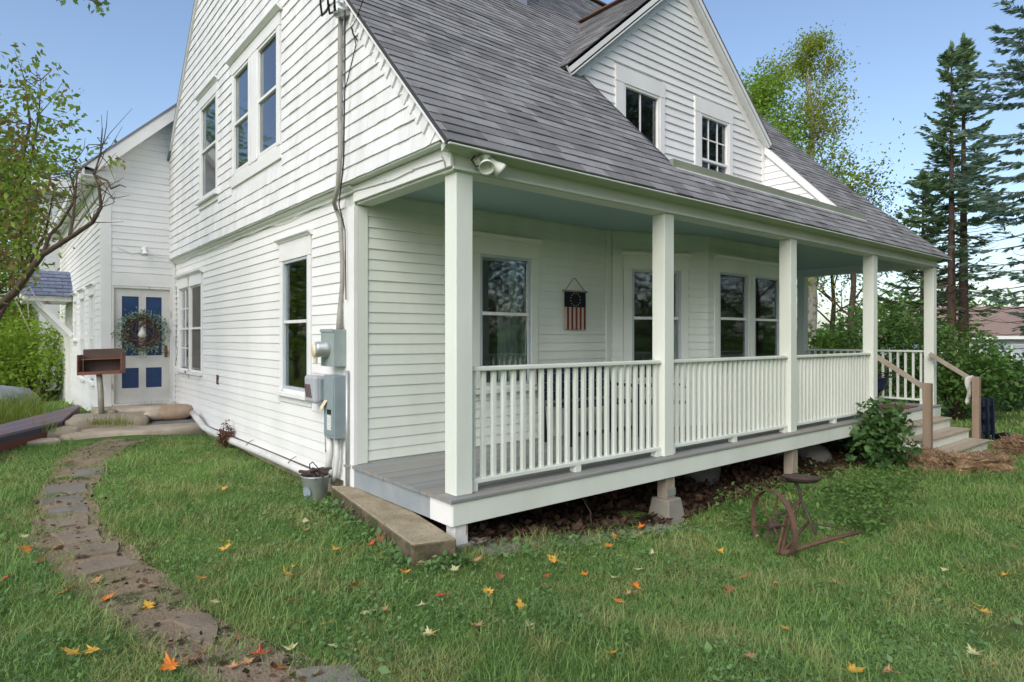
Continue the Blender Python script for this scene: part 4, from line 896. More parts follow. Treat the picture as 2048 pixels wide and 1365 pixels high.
# flag banner on the porch wall
fl = [PY(1124, 578, YW-.03), PY(1167, 660, YW-.03)]; fx0, fx1 = 2.70, 3.06; fz1, fz0 = 2.12, 1.66; fy = YW-.045
t = thing('flag_banner', 'vertical thirteen-star flag banner hanging on the porch wall by a cord', 'flag', ((fx0+fx1)/2, fy, fz0))
hm = fz1-.185
obj('canton', MB().box(fx0, fx1, fy-.004, fy+.004, hm, fz1), 'flag_navy', t)
for i in range(10):
    a = fx0+(fx1-fx0)*i/10; m = MB(); m.box(a, a+(fx1-fx0)/10, fy-.004, fy+.004, fz0, hm-.0005); obj('stripe', m, 'flag_cream' if i % 2 == 0 else 'flag_red', t)
for i in range(13):
    a = 2*math.pi*i/13; c = ((fx0+fx1)/2+.085*math.cos(a), fy-.0045, (hm+fz1)/2+.078*math.sin(a)); V = []
    for k in range(10): r = .012 if k % 2 == 0 else .005; V.append((c[0]+r*math.sin(k*math.pi/5), c[1], c[2]+r*math.cos(k*math.pi/5)))
    m = MB(); m.prism(V, (0, -.002, 0)); obj('star', m, 'gold', t)
obj('rod', MB().tube([(fx0-.03, fy, fz1+.01), (fx1+.03, fy, fz1+.01)], .01, 8), 'raw_wood', t, smooth=True)
obj('cord', MB().tube([(fx0+.01, fy, fz1+.015), ((fx0+fx1)/2-.01, fy+.02, fz1+.17), ((fx0+fx1)/2+.02, fy+.02, fz1+.17), (fx1-.01, fy, fz1+.015)], .004, 5), 'black_metal', t)
# bench and chair on the porch
t = thing('porch_bench', 'dark navy slatted bench against the porch wall under the flag banner', 'bench', (2.85, 1.25, DECK))
for sx in (-.60, .55): 
    for y in (-.17, .22): obj('leg', MB().bar((sx, y, 0), (sx+.0, y+(.10 if y > 0 else -.03), .42 if y < 0 else .86), .05, .05, up=(1, 0, 0)), 'black_metal', t, rel=True)
    obj('armrest', MB().box(sx-.03, sx+.03, -.22, .24, .60, .635), 'black_metal', t, rel=True, bevel=.01); obj('arm_post', MB().box(sx-.02, sx+.02, -.2, -.16, .42, .60), 'black_metal', t, rel=True)
for i in range(4): obj('seat_slat', MB().box(-.60, .56, -.20+i*.105, -.11+i*.105, .415, .44), 'navy', t, rel=True, bevel=.004)
for i in range(4): obj('back_slat', MB().box(-.60, .56, .255+i*.012, .275+i*.012, .47+i*.105, .565+i*.105), 'navy', t, rel=True, bevel=.004)
obj('stretcher', MB().box(-.6, .56, -.19, -.16, .10, .14), 'black_metal', t, rel=True)
t = thing('porch_chair', 'black metal chair between the bench and the second porch post', 'chair', (3.72, .98, DECK))
for sx in (-.24, .24):
    for sy in (-.22, .22): obj('leg', MB().tube([(sx, sy, 0), (sx, sy, .40 if sy < 0 else .82)], .014, 8), 'black_metal', t, rel=True, smooth=True)
    obj('armrest', MB().tube([(sx, .22, .60), (sx, -.1, .62), (sx, -.22, .58), (sx, -.22, .40)], .014, 8), 'black_metal', t, rel=True, smooth=True)
obj('seat', MB().box(-.25, .25, -.23, .22, .39, .42), 'black_metal', t, rel=True, bevel=.01)
for z in (.58, .70, .80): obj('back_rail', MB().box(-.25, .25, .21, .235, z, z+.035), 'black_metal', t, rel=True)
# right end of the porch: mat and plant stand
mc = [PZ(1760, 820, DECK), PZ(1835, 822, DECK), PZ(1840, 806, DECK)]
tag(obj('door_mat', MB().box(8.75, 9.75, .12, .62, DECK+.002, DECK+.018), 'mat_brown', bevel=.004), 'reddish brown door mat at the head of the porch steps', 'door mat')
t = thing('plant_stand', 'black wire plant stand with a dark pot beside the porch steps', 'plant stand', (9.95, .85, DECK+.002))
obj('pot', MB().lathe([(0, .22), (.09, .22), (.14, .30), (.16, .44), (.17, .45), (.15, .46), (.14, .40), (0, .40)], (0, 0, 0), 16), 'navy', t, rel=True, smooth=True)
for k in range(3):
    a = k*2.1; obj('leg', MB().tube([(.05*math.cos(a), .05*math.sin(a), .22), (.03*math.cos(a), .03*math.sin(a), .10), (.12*math.cos(a), .12*math.sin(a), .03), (.20*math.cos(a), .20*math.sin(a), .0)], .012, 6), 'black_metal', t, rel=True, smooth=True)
for r_, z in ((.22, .55), (.24, .48)): obj('wire_ring', MB().tube([(r_*math.cos(a), r_*math.sin(a), z+.02*math.sin(3*a)) for a in np.linspace(0, 2*math.pi, 19)], .009, 5, cap=False), 'black_metal', t, rel=True, smooth=True)
for k in range(4): a = k*1.57+.4; obj('wire_upright', MB().tube([(.15*math.cos(a), .15*math.sin(a), .42), (.23*math.cos(a), .23*math.sin(a), .56)], .007, 5), 'black_metal', t, rel=True)
# rag on the right handrail
m = MB(); n = 9; V = []
for i in range(n+1):
    for j in range(5):
        f = i/n; V.append((10.15+(j-2)*.075*(1-.45*f)+.012*math.sin(i*1.3+j*2), -.50-.02*j*(1-f)+.02*math.sin(j*2.2+i), .93-.46*f-.02*abs(j-2)))
m.add(V, [(i*5+j, i*5+j+1, i*5+j+6, i*5+j+5) for i in range(n) for j in range(4)])
o = obj('rag', m, 'cloth', smooth=True); md = o.modifiers.new('thick', 'SOLIDIFY'); md.thickness = .006; tag(o, 'pale grey rag tied to the right stair handrail', 'rag')
# bucket with wood by the wall
bz = float(ground_z(-.21, 1.98))-.01; t = thing('bucket', 'galvanised bucket filled with dark wood scraps at the foot of the side wall', 'bucket', (-.235, 2.02, bz))
obj('pail', MB().lathe([(0, .01), (.098, .01), (.100, .0), (.105, .01), (.128, .235), (.136, .245), (.132, .255), (.124, .25), (.100, .03), (0, .03)], (0, 0, 0), 24), 'galvanised', t, rel=True, smooth=True)
obj('emblem', MB().lathe([(.042, 0), (.047, .006), (.042, .008), (.038, .004), (0, .004)], (-.105, -.055, .11), 20, axis=(-.88, -.46, -.10)), 'box_grey', t, rel=True)
obj('handle', MB().tube([(.0, -.128, .235), (-.02, -.10, .34), (-.03, 0, .38), (-.02, .10, .34), (0, .128, .235)], .005, 6), 'black_metal', t, rel=True, smooth=True)
for i in range(9):
    a = random.uniform(0, 6.28); c = np.array([random.uniform(-.05, .05), random.uniform(-.05, .05), .235+.012*i*.6]); d = np.array([math.cos(a), math.sin(a), random.uniform(-.1, .15)])*random.uniform(.08, .14)
    obj('wood_scrap', MB().tube([c-d, c+d*.2, c+d], [.016, .02, .013], 5), 'rust_dark', t, rel=True)
# concrete slab step at the porch end
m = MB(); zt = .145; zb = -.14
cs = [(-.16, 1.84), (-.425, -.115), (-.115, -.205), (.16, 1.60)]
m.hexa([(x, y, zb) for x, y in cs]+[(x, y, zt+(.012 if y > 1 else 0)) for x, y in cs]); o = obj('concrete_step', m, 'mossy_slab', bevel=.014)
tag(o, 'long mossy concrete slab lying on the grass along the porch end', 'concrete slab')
# old wheeled implement with a seat
t = thing('farm_implement', 'rusty antique farm implement with iron wheel and tractor seat on the lawn', 'implement', tuple(GP(1560, 1098)))
tl = Vector(t.location); G0 = np.array(tl)
wd_ = GP(1520, 1112); D_ = float((wd_-CAM)@VD)
def IP(x, y, dd=0): return PD(x, y, D_+dd)-G0
def ringtube(c, ax, r, w, th, n=40):
    ax = np.array(ax)/np.linalg.norm(ax); u = np.cross(ax, (0, 0, 1)); u /= np.linalg.norm(u); v = np.cross(u, ax); m = MB(); V = []
    for k in range(n):
        a = 2*math.pi*k/n; e_ = math.cos(a)*u+math.sin(a)*v
        for rr, ww in ((r, -w/2), (r, w/2), (r-th, w/2), (r-th, -w/2)): V.append(c+e_*rr+ax*ww)
    return m.add(V, [(4*k+j, 4*k+(j+1) % 4, 4*((k+1) % n)+(j+1) % 4, 4*((k+1) % n)+j) for k in range(n) for j in range(4)])
def ringaxis(a, b): return np.array([math.cos(a), math.sin(a), b])
hub = IP(1546, 1052, .22); wr = .305; rdv = ray(1546, 676); rdv[2] = 0; rdv /= np.linalg.norm(rdv); prv = np.array([rdv[1], -rdv[0], 0]); wax = prv*.82+rdv*.56
# the wheel turns about an axle lying nearly across the view
obj('wheel_rim', ringtube(hub, wax, wr, .045, .010), 'rust', t, rel=True)
for k in range(6):
    a = k*math.pi/3+.3; ax = wax/np.linalg.norm(wax); u = np.cross(ax, (0, 0, 1)); u /= np.linalg.norm(u); v = np.cross(u, ax); e_ = math.cos(a)*u+math.sin(a)*v
    obj('spoke', MB().tube([hub+e_*.03, hub+e_*(wr-.008)], .007, 6), 'rust', t, rel=True)
obj('hub', MB().lathe([(0, -.05), (.03, -.05), (.03, .05), (0, .05)], hub, 12, axis=wax), 'rust_dark', t, rel=True)
jn = IP(1602, 1000, .25); seat = IP(1603, 966, .28)
obj('seat', MB().lathe([(0, -.012), (.06, -.012), (.12, .0), (.158, .032), (.163, .045), (.155, .042), (.11, .012), (0, .0)], seat+np.array([0, 0, .012]), 20, axis=(.08, .05, 1)), 'rust_dark', t, rel=True, smooth=True)
obj('seat_spring', MB().tube([seat-VR*.05, seat-VR*.02+np.array([0, 0, -.06]), jn+np.array([0, 0, .0])], .014, 7), 'rust_dark', t, rel=True, smooth=True)
foot = IP(1562, 1094, .0); foot[2] = .02; tip = IP(1722, 1064, .08); tip[2] = max(tip[2], .04)
obj('draw_bar', MB().tube([foot, (foot+tip)/2+np.array([0, 0, .01]), tip], [.020, .018, .014], 8), 'rust', t, rel=True, smooth=True)
fork = IP(1632, 1070, .10); obj('rear_strut', MB().tube([jn, (jn+fork)/2, fork], .013, 7), 'rust_dark', t, rel=True, smooth=True)
back = IP(1617, 1044, .35); obj('cross_bar', MB().tube([foot, back], .013, 7), 'rust', t, rel=True, smooth=True)
obj('front_strut', MB().tube([jn, IP(1570, 1035, .15), foot+np.array([-.06, 0, .02])], .011, 7), 'rust', t, rel=True, smooth=True)
obj('front_strut', MB().tube([jn, IP(1545, 1040, .3), IP(1531, 1080, .2)], .010, 7), 'rust_dark', t, rel=True, smooth=True)
obj('upright', MB().tube([IP(1576, 1000, .35), IP(1579, 1040, .3), foot+np.array([.0, .0, .0])], [.02, .018, .016], 7), 'rust', t, rel=True, smooth=True)
obj('tie_rod', MB().tube([IP(1625, 1048, .3), tip-np.array([.12, 0, -.03])], .006, 6), 'rust_dark', t, rel=True)
obj('tie_rod', MB().tube([jn, IP(1583, 1070, .25)], .006, 6), 'rust_dark', t, rel=True)
# shelf box on a pole by the stoop
sb = PZ(203, 822, .36); t = thing('shelf_stand', 'brown wooden shelf box on a metal pole in front of the side door', 'shelf stand', sb)
Ds = float((sb-CAM)@VD)
def SP(x, y, dd=0): return PD(x, y, Ds+dd)-sb
obj('pole', MB().tube([(0, 0, -.15), (-.01, 0, .3), SP(198, 746, .08)], .045, 10), 'pole_metal', t, rel=True, smooth=True)
A, B_ = SP(156, 748, -.12), SP(241, 739, .08); ud_ = B_-A; ud_[2] = 0; Lb = np.linalg.norm(ud_); ud_ /= Lb; vd_ = np.array([-ud_[1], ud_[0], 0]); 
if np.dot(vd_, VD) < 0: vd_ = -vd_
bz_ = A[2]
def sbx(name, u0, u1, v0, v1, z0, z1, mat): 
    m = MB(); c = [A*[1, 1, 0]+ud_*u+vd_*v+np.array([0, 0, bz_+z+(u-.3)*.03]) for z in (z0, z1) for u, v in ((u0, v0), (u1, v0), (u1, v1), (u0, v1))]; m.hexa(c, random.random()); return obj(name, m, mat, t, rel=True, bevel=.003)
H = .40; DP = .27
sbx('bottom', 0, Lb, 0, DP, -.018, 0, 'shelf_wood'); sbx('back', 0, Lb, DP, DP+.018, -.018, H, 'shelf_dark')
sbx('side', -.018, 0, 0, DP, -.018, H*.78, 'shelf_wood'); sbx('side', Lb, Lb+.018, 0, DP, -.018, H*.78, 'shelf_wood')
sbx('shelf', .001, Lb-.001, .05, DP-.001, H*.56, H*.56+.018, 'shelf_wood'); sbx('lip', 0, Lb, -.014, -.001, -.018, .035, 'shelf_wood')
# ---------------------------------------------------------------- stones
def rock(name, c, size, mat, label, cat='stone', rot=0, group=None, seed=0, flat=.0, sub=3):
    bm = bmesh.new(); bmesh.ops.create_icosphere(bm, subdivisions=sub, radius=1.0); r = np.random.default_rng(seed+11)
    ph = r.uniform(0, 6, (6, 3)); fr = r.uniform(.8, 2.6, (6, 3)); am = r.uniform(.03, .09, 6)
    for v in bm.verts:
        p = np.array(v.co); k = 1+sum(am[i]*math.sin(fr[i]@p+ph[i, 0])*math.cos(fr[i, 0]*p[1]+ph[i, 1]) for i in range(6)); p = p*k
        p = np.sign(p)*np.abs(p)**(.72 if flat else .85)
        if flat: p[2] = np.clip(p[2], -1, flat)
        v.co = p*np.array(size)*.5
    me = bpy.data.meshes.new(name); bm.to_mesh(me); bm.free(); me.materials.append(MATS[mat]); me.polygons.foreach_set('use_smooth', np.ones(len(me.polygons), bool))
    at = me.attributes.new('tint', 'FLOAT', 'POINT'); at.data.foreach_set('value', np.full(len(me.vertices), r.random(), 'f'))
    o = bpy.data.objects.new(name, me); link(o); o.location = Vector([float(q) for q in c]); o.rotation_euler = (0, 0, rot); return tag(o, label, cat, group)
def slab(px, zt, th, mat, label, seed):
    r = np.random.default_rng(seed); q = [PZ(a, b, zt) for a, b in px]; ring = []
    for k in range(len(q)):
        a, b = q[k], q[(k+1) % len(q)]; n_ = max(2, int(np.linalg.norm(b-a)/.16))
        for f in np.arange(n_)/n_: p = a+(b-a)*f; ring.append(p+np.array([*r.normal(0, .018, 2), 0]))
    n = len(ring); c = sum(ring)/n; V = []
    for d, k in ((-th, .97), (-th*.5, 1.0), (-.03, 1.0), (-.008, .975), (0, .94)): V += [c+(p-c)*[k, k, 1]+np.array([*r.normal(0, .008, 2), d+r.normal(0, .004)]) for p in ring]
    m = MB(); m.add(V+[c+np.array([0, 0, .004])], [(l*n+i, l*n+(i+1) % n, (l+1)*n+(i+1) % n, (l+1)*n+i) for l in range(4) for i in range(n)]+[(4*n+i, 4*n+(i+1) % n, 5*n) for i in range(n)], r.random())
    return tag(obj('stoop_slab', m, mat, smooth=True), label, 'stone')
slab([(118, 872), (235, 864), (330, 858), (425, 847), (395, 838), (300, 842), (205, 846), (128, 854)], .17, .2, 'fieldstone', 'long low stone slab at the bottom of the stoop beside the grass', 1)
slab([(130, 844), (205, 838), (292, 834), (300, 826), (285, 820), (215, 822), (150, 828)], .31, .24, 'fieldstone', 'long flat stone slab forming the upper step below the side door', 2)
slab([(222, 818), (345, 815), (340, 807), (228, 808)], .37, .2, 'fieldstone', 'flat stone directly under the side door', 7)
slab([(300, 848), (400, 843), (390, 828), (300, 832)], .19, .2, 'boulder', 'shadowed stone between the two long stoop slabs', 10)
slab([(195, 822), (232, 820), (228, 812), (180, 815)], .36, .2, 'fieldstone', 'narrow stone around the foot of the shelf pole', 11)
rock('stoop_stone', PZ(313, 830, .29), (.36, .26, .18), 'fieldstone', 'small rounded tan stone on the stoop, left of the rust coloured one', seed=4)
rock('stoop_stone', PZ(352, 825, .31), (.55, .36, .26), 'rust_stone', 'rust coloured rounded stone at the right end of the stoop', seed=5)
rock('stoop_stone', PZ(385, 822, .30), (.30, .28, .22), 'fieldstone', 'grey stone wedged between the rust coloured stone and the side wall', seed=6)
rock('stoop_stone', PZ(100, 868, .16), (.75, .5, .26), 'fieldstone', 'pale stone at the left end of the stoop beside the hatch', seed=8, flat=.7)
rock('stoop_stone', PZ(70, 888, .10), (.55, .3, .16), 'fieldstone', 'low pale stone in the grass below the left end of the stoop', seed=9, flat=.7)
for i, (x, y, s, lb) in enumerate(((1437, 972, (.50, .45, .36), 'rounded grey boulder under the porch between the second and third posts'), (1655, 930, (.52, .5, .40), 'rounded grey boulder under the porch right of the third post'),
                                 (870, 1045, (.6, .4, .22), 'flat grey stone under the porch corner behind the concrete slab'), (1615, 908, (.4, .4, .35), 'small pale stone deep under the porch right of the third support'))):
    p = GP(x, y) if i != 3 else np.array([6.6, 1.0, -.2]); p = p+np.array([0, .22 if i < 2 else .1, s[2]*.22]); rock('boulder', p, s, 'boulder', lb, 'boulder', seed=20+i)
# ---------------------------------------------------------------- path of worn slabs
PATHPX = [(255, 880), (200, 898), (165, 925), (140, 965), (128, 1000), (130, 1040), (150, 1085), (215, 1140), (285, 1205), (350, 1255), (430, 1305), (540, 1350), (640, 1400)]
PATH = np.array([GP(*p) for p in PATHPX]); PW = np.array([.28, .28, .26, .23, .22, .23, .25, .24, .22, .19, .19, .20, .20])
def pathpts(n=90):
    t = np.linspace(0, len(PATH)-1, n); i = np.clip(t.astype(int), 0, len(PATH)-2); f = (t-i)[:, None]
    return PATH[i]*(1-f)+PATH[i+1]*f, PW[i]*(1-f[:, 0])+PW[i+1]*f[:, 0]
pp, pw_ = pathpts(); tg = np.gradient(pp, axis=0); tg[:, 2] = 0; tg /= np.linalg.norm(tg, axis=1)[:, None]; sd_ = np.stack([-tg[:, 1], tg[:, 0], tg[:, 0]*0], 1)
V = []; nW = 9
for i in range(len(pp)):
    for j in range(nW):
        o_ = (j/(nW-1)*2-1)*pw_[i]*(1+.07*math.sin(i*.5+j*.4)+.06*math.sin(i*.93)); q = pp[i]+sd_[i]*o_; V.append((q[0], q[1], float(ground_z(q[0], q[1]))+.010-.004*abs(j-4)/4))
Fq = [(i*nW+j, i*nW+j+1, (i+1)*nW+j+1, (i+1)*nW+j) for i in range(len(pp)-1) for j in range(nW-1)]
tag(fastmesh('path', np.array(V), np.array(Fq), np.full(len(V), .5), 'path_dirt', smooth=True), kind='structure')
STN = [([(140, 943), (210, 937), (215, 949), (145, 957)], 'path_slate', 'dark narrow path slab, farthest of the row'), ([(92, 977), (172, 970), (178, 985), (86, 995)], 'path_slate', 'dark path slab, second from the far end'), ([(85, 1000), (165, 990), (170, 1002), (80, 1012)], 'path_slate', 'narrow dark path slab, third from the far end'),
       ([(98, 1018), (172, 1007), (176, 1026), (92, 1034)], 'path_slate', 'dark path slab with a square edge, fourth from the far end'), ([(92, 1044), (176, 1032), (182, 1050), (88, 1064)], 'path_brown', 'grey brown path slab, fifth from the far end'),
       ([(95, 1072), (195, 1060), (205, 1084), (130, 1092)], 'path_brown', 'cracked brown path slab just above the big light one'), ([(125, 1098), (235, 1090), (240, 1108), (150, 1122)], 'path_brown', 'half buried brown path slab touching the big light one'), ([(148, 1136), (235, 1116), (288, 1131), (165, 1160)], 'path_brown', 'largest clean brown path slab with a pointed right end'),
       ([(330, 1245), (420, 1232), (440, 1255), (370, 1268)], 'path_brown', 'small broken path slab in the dirt near the foreground'), ([(365, 1268), (440, 1258), (425, 1296), (375, 1290)], 'path_brown', 'crumbling tan path slab nearest the viewer'), ([(590, 1352), (700, 1338), (740, 1372), (640, 1395)], 'path_slate', 'dark slab edge at the bottom of the photo')]
for i, (px, mt, lb) in enumerate(STN):
    q = [GP(*p) for p in px]; c = sum(q)/4; zb = float(ground_z(c[0], c[1])); ring = []
    for k in range(4):
        a, b = q[k], q[(k+1) % 4]
        for f in (0, .33, .66): p = a+(b-a)*f; r_ = rng.normal(0, .012, 2); ring.append((p[0]+r_[0], p[1]+r_[1], zb+.004))
    m = MB(); n = len(ring); top = [(x+(c[0]-x)*.05, y+(c[1]-y)*.05, zb+.024+rng.normal(0, .004)) for x, y, z in ring]; base = [(x, y, zb-.03) for x, y, z in ring]
    m.add(base+top, [tuple(range(n, 2*n))]+[(k, (k+1) % n, n+(k+1) % n, n+k) for k in range(n)], rng.random()); o = obj('path_slab', m, mt); tag(o, lb, 'path slab', 'worn slabs of the side path')
    if np.cross(q[1]-q[0], q[2]-q[0])[2] < 0: o.data.flip_normals()
# ---------------------------------------------------------------- cellar hatch at the left edge
hc = [PZ(-70, 885, .16), PZ(-60, 870, .42), PZ(165, 812, .42), PZ(122, 850, .16)]
t = thing('cellar_hatch', 'low purple-brown plank cellar hatch with blue side left of the stoop', 'cellar hatch', tuple((hc[0]+hc[3])/2-np.array([0, 0, .16])))
hc = [PZ(-75, 893, .30), PZ(124, 846, .30), PZ(160, 813, .32), PZ(-75, 873, .32)]
nb = 6
for i in range(nb):
    f0, f1 = i/nb, (i+1)/nb-.012; a = hc[0]+(hc[3]-hc[0])*f0; b = hc[1]+(hc[2]-hc[1])*f0; c = hc[1]+(hc[2]-hc[1])*f1; d = hc[0]+(hc[3]-hc[0])*f1
    m = MB(); m.prism([a, b, c, d], (0, 0, .03), random.random()); obj('plank', m, 'hatch', t)
m = MB(); m.prism([hc[0]-[0, 0, .002], hc[1]-[0, 0, .002], hc[1]-[0, 0, .075], hc[0]-[0, 0, .075]], VD*.03); obj('front_side', m, 'hatch_blue', t)
m = MB(); m.prism([hc[0]-[0, 0, .076], hc[1]-[0, 0, .076], hc[1]-[0, 0, .34], hc[0]-[0, 0, .34]], VD*.03); obj('front_side', m, 'hatch_red', t)
m = MB(); m.prism([hc[1], hc[2], hc[2]-[0, 0, .40], hc[1]-[0, 0, .22]], -VR*.02); obj('end_side', m, 'hatch_red', t)
# tarp covered heap far left
bp = GP(15, 842); bp = PD(-8, 835, 13.5); bp[2] = float(ground_z(bp[0], bp[1]))
bm = bmesh.new(); bmesh.ops.create_uvsphere(bm, u_segments=40, v_segments=20, radius=1)
for v in bm.verts:
    p = np.array(v.co); f = 1+.05*math.sin(9*p[0]+2*p[2])*math.cos(7*p[1])+.03*math.sin(23*p[0]+11*p[1]); v.co = (p[0]*.80*f, p[1]*.6*f, max(0, p[2])**.75*.50*f)
me = bpy.data.meshes.new('covered_heap'); bm.to_mesh(me); bm.free(); me.materials.append(MATS['tarp']); me.polygons.foreach_set('use_smooth', np.ones(len(me.polygons), bool))
o = bpy.data.objects.new('covered_heap', me); link(o); o.location = bp; o.rotation_euler[2] = .4; tag(o, 'grey tarpaulin covered heap in the tall grass at the left edge', 'tarp')
# ---------------------------------------------------------------- straw, bales, folded chairs by the steps
def bale(c, size, rot, label, seed):
    t = thing('straw_bale', label, 'straw bale', c, 'old straw bales by the porch steps'); t.rotation_euler[2] = rot; r = np.random.default_rng(seed)
    bm = bmesh.new(); bmesh.ops.create_cube(bm, size=1); bmesh.ops.subdivide_edges(bm, edges=bm.edges[:], cuts=7, use_grid_fill=True)
    for v in bm.verts:
        p = np.array(v.co); q = np.sign(p)*np.abs(p*2)**.9/2*np.array(size); q += r.normal(0, .018, 3); q[2] += size[2]*.42; v.co = q
    me = bpy.data.meshes.new('body'); bm.to_mesh(me); bm.free(); me.materials.append(MATS['straw']); b = bpy.data.objects.new('body', me); link(b, t)
    at = me.attributes.new('tint', 'FLOAT', 'POINT'); at.data.foreach_set('value', r.random(len(me.vertices)).astype('f'))
    n = 3600; p = (r.random((n, 3))-.5)*np.array(size)*1.04; ax = r.integers(0, 3, n); sg = r.choice([-1, 1], n)
    for k in range(n): p[k, ax[k]] = sg[k]*size[ax[k]]*.5*.98
    p[:, 2] += size[2]*.42; d = r.normal(0, 1, (n, 3)); d /= np.linalg.norm(d, axis=1)[:, None]; d *= r.uniform(.03, .09, (n, 1)); s_ = np.cross(d, r.normal(size=(n, 3))); s_ *= .003/np.linalg.norm(s_, axis=1)[:, None]
    V = np.stack([p-s_, p+s_, p+d+s_, p+d-s_], 1).reshape(-1, 3); f = fastmesh('straw_stalks', V, np.arange(4*n).reshape(-1, 4), np.repeat(r.random(n), 4), 'straw', None); f.parent = t; f['kind'] = 'stuff'
bp1 = GP(1858, 940); bale(bp1+[0, .05, -.04], (.52, .36, .30), .3, 'weathered straw bale standing below the left newel post', 1)
bp2 = GP(1955, 945); bale(bp2+[0, .05, -.05], (.85, .38, .30), -.55, 'weathered straw bale lying on the grass right of the left newel post', 2)
def strawpile(c, rx, ry, h, label, seed, n=9000):
    r = np.random.default_rng(seed); V, Fq = grid_mesh(np.linspace(-rx, rx, 28), np.linspace(-ry, ry, 28), lambda X, Y: h*np.maximum(0, 1-(X/rx)**2-(Y/ry)**2)**.8+.02*np.sin(X*13)*np.sin(Y*17))
    t = thing('straw_pile', label, 'straw', c); b = fastmesh('mound', V, Fq, r.random(len(V)), 'straw'); b.parent = t
    a = r.uniform(0, 6.283, n); q = np.sqrt(r.random(n)); p = np.stack([rx*q*np.cos(a), ry*q*np.sin(a), h*np.maximum(0, 1-q*q)**.8+.005], 1)
    d = r.normal(0, 1, (n, 3))*[1, 1, .25]; d /= np.linalg.norm(d, axis=1)[:, None]; d *= r.uniform(.05, .16, (n, 1)); s_ = np.cross(d, r.normal(size=(n, 3))); s_ *= .004/np.linalg.norm(s_, axis=1)[:, None]
    V = np.stack([p-s_, p+s_, p+d+s_, p+d-s_], 1).reshape(-1, 3); f = fastmesh('straw_stalks', V, np.arange(4*n).reshape(-1, 4), np.repeat(r.random(n), 4), 'straw'); f.parent = t; f['kind'] = 'stuff'
strawpile(GP(2050, 905)+[.35, .0, -.04], .80, .45, .22, 'heap of loose brown straw on the grass right of the porch steps', 3)
tag(obj('drain_hose', MB().tube([GP(1990, 880)+[0, 0, .05], GP(2010, 884)+[0, 0, .12], GP(2045, 893)+[0, 0, .05], GP(2080, 905)+[0, 0, .04]], .055, 10), 'black_metal', smooth=True), 'black corrugated hose on the grass behind the straw heap', 'hose')
cp = GP(1978, 884); 
for k in range(2):
    t = thing('folded_chair', ('dark blue folded plastic chair leaning next to the right newel post', 'dark blue folded plastic chair, right one of the leaning pair')[k], 'chair', cp+VR*(-.05+.17*k)+VD*.1*k+[0, 0, -.02], 'folded blue chairs by the steps')
    e1, e2 = VD, VR
    for sx in (-.05, .05):
        for j in range(2): obj('leg', MB().bar(e2*sx+e1*.2*j+[0, 0, 0], e2*sx+e1*(.16-.1*j)+np.array([0, 0, .76]), .04, .035), 'blue_plastic', t, rel=True, bevel=.01)
    for j in range(3): obj('slat', MB().bar(e2*-.05+np.array([0, 0, .25+.22*j])+e1*.02, e2*.05+np.array([0, 0, .25+.22*j])+e1*.02, .04, .12), 'blue_plastic', t, rel=True, bevel=.008)
    obj('seat', MB().bar(e1*.1+np.array([0, 0, .12]), e1*.12+np.array([0, 0, .78]), .025, .36, up=tuple(e1)), 'blue_plastic', t, rel=True, bevel=.01)
    obj('foot_cap', MB().box(-.03, .03, -.03, .03, .0, .03), 'pvc', t, rel=True)
# ---------------------------------------------------------------- neighbour's house on the right
nb_ = PD(2010, 700, 42); gz = -.3
t = thing('neighbour_house', 'pale blue neighbouring house with brown roof behind the spruces', 'house', (nb_[0], nb_[1], gz)); e1 = VR; e2 = VD
def NB(u, v, z): return np.array([e1[0]*u+e2[0]*v, e1[1]*u+e2[1]*v, z])
def nbox(u0, u1, v0, v1, z0, z1): return MB().hexa([NB(u, v, z) for z in (z0, z1) for u, v in ((u0, v0), (u1, v0), (u1, v1), (u0, v1))])
NWZ = 1.95
obj('wall', nbox(-4.2, 9, 0, 7, -1.5, NWZ), 'n_wall', t, rel=True)
m = MB(); m.prism([NB(-4.7, -.5, NWZ-.05), NB(-4.7, 3.5, NWZ+2.15), NB(-4.7, 7.5, NWZ-.05)], NB(14.2, 0, 0)); obj('roof', m, 'n_roof', t, rel=True)
obj('eave_board', nbox(-4.72, 9.5, -.56, -.5, NWZ-.18, NWZ+.02), 'n_white', t, rel=True)
for u in (-2.2, .9, 3.9):
    wf = obj('window', nbox(u-.55, u+.55, -.06, -.002, -.1, 1.45), 'n_white', t, rel=True)
    for a, b, c, d in ((-.45, .45, .0, .66), (-.45, .45, .72, 1.36)): obj('pane', nbox(u+a, u+b, -.075, -.062, c, d), 'storm_frame', wf, rel=True)
obj('corner_board', nbox(-4.28, -4.1, -.05, .0, -1.5, NWZ-.19), 'n_white', t, rel=True)

# ---------------------------------------------------------------- foliage
def leaves_mesh(name, C, size, mat, parent, seed, aspect=.55, up=.35, tint=None, droop=0):
    """one four-cornered leaf per centre, random pose"""
    r = np.random.default_rng(seed); n = len(C)
    nrm = r.normal(0, 1, (n, 3)); nrm[:, 2] = np.abs(nrm[:, 2])+up; nrm /= np.linalg.norm(nrm, axis=1)[:, None]
    d = np.cross(nrm, r.normal(size=(n, 3))); d /= np.linalg.norm(d, axis=1)[:, None]; d[:, 2] -= droop; d /= np.linalg.norm(d, axis=1)[:, None]; s = np.cross(nrm, d); s /= np.linalg.norm(s, axis=1)[:, None]
    L = (size*r.uniform(.65, 1.25, n))[:, None]; W_ = L*aspect*.5
    V = np.stack([C, C+d*L*.42+s*W_-nrm*L*.05, C+d*L-nrm*L*.12, C+d*L*.42-s*W_-nrm*L*.05], 1).reshape(-1, 3)
    tn = np.repeat(r.random(n) if tint is None else np.clip(tint+r.normal(0, .16, n), 0, 1), 4)
    return fastmesh(name, V, np.arange(4*n).reshape(-1, 4), tn, mat, parent)
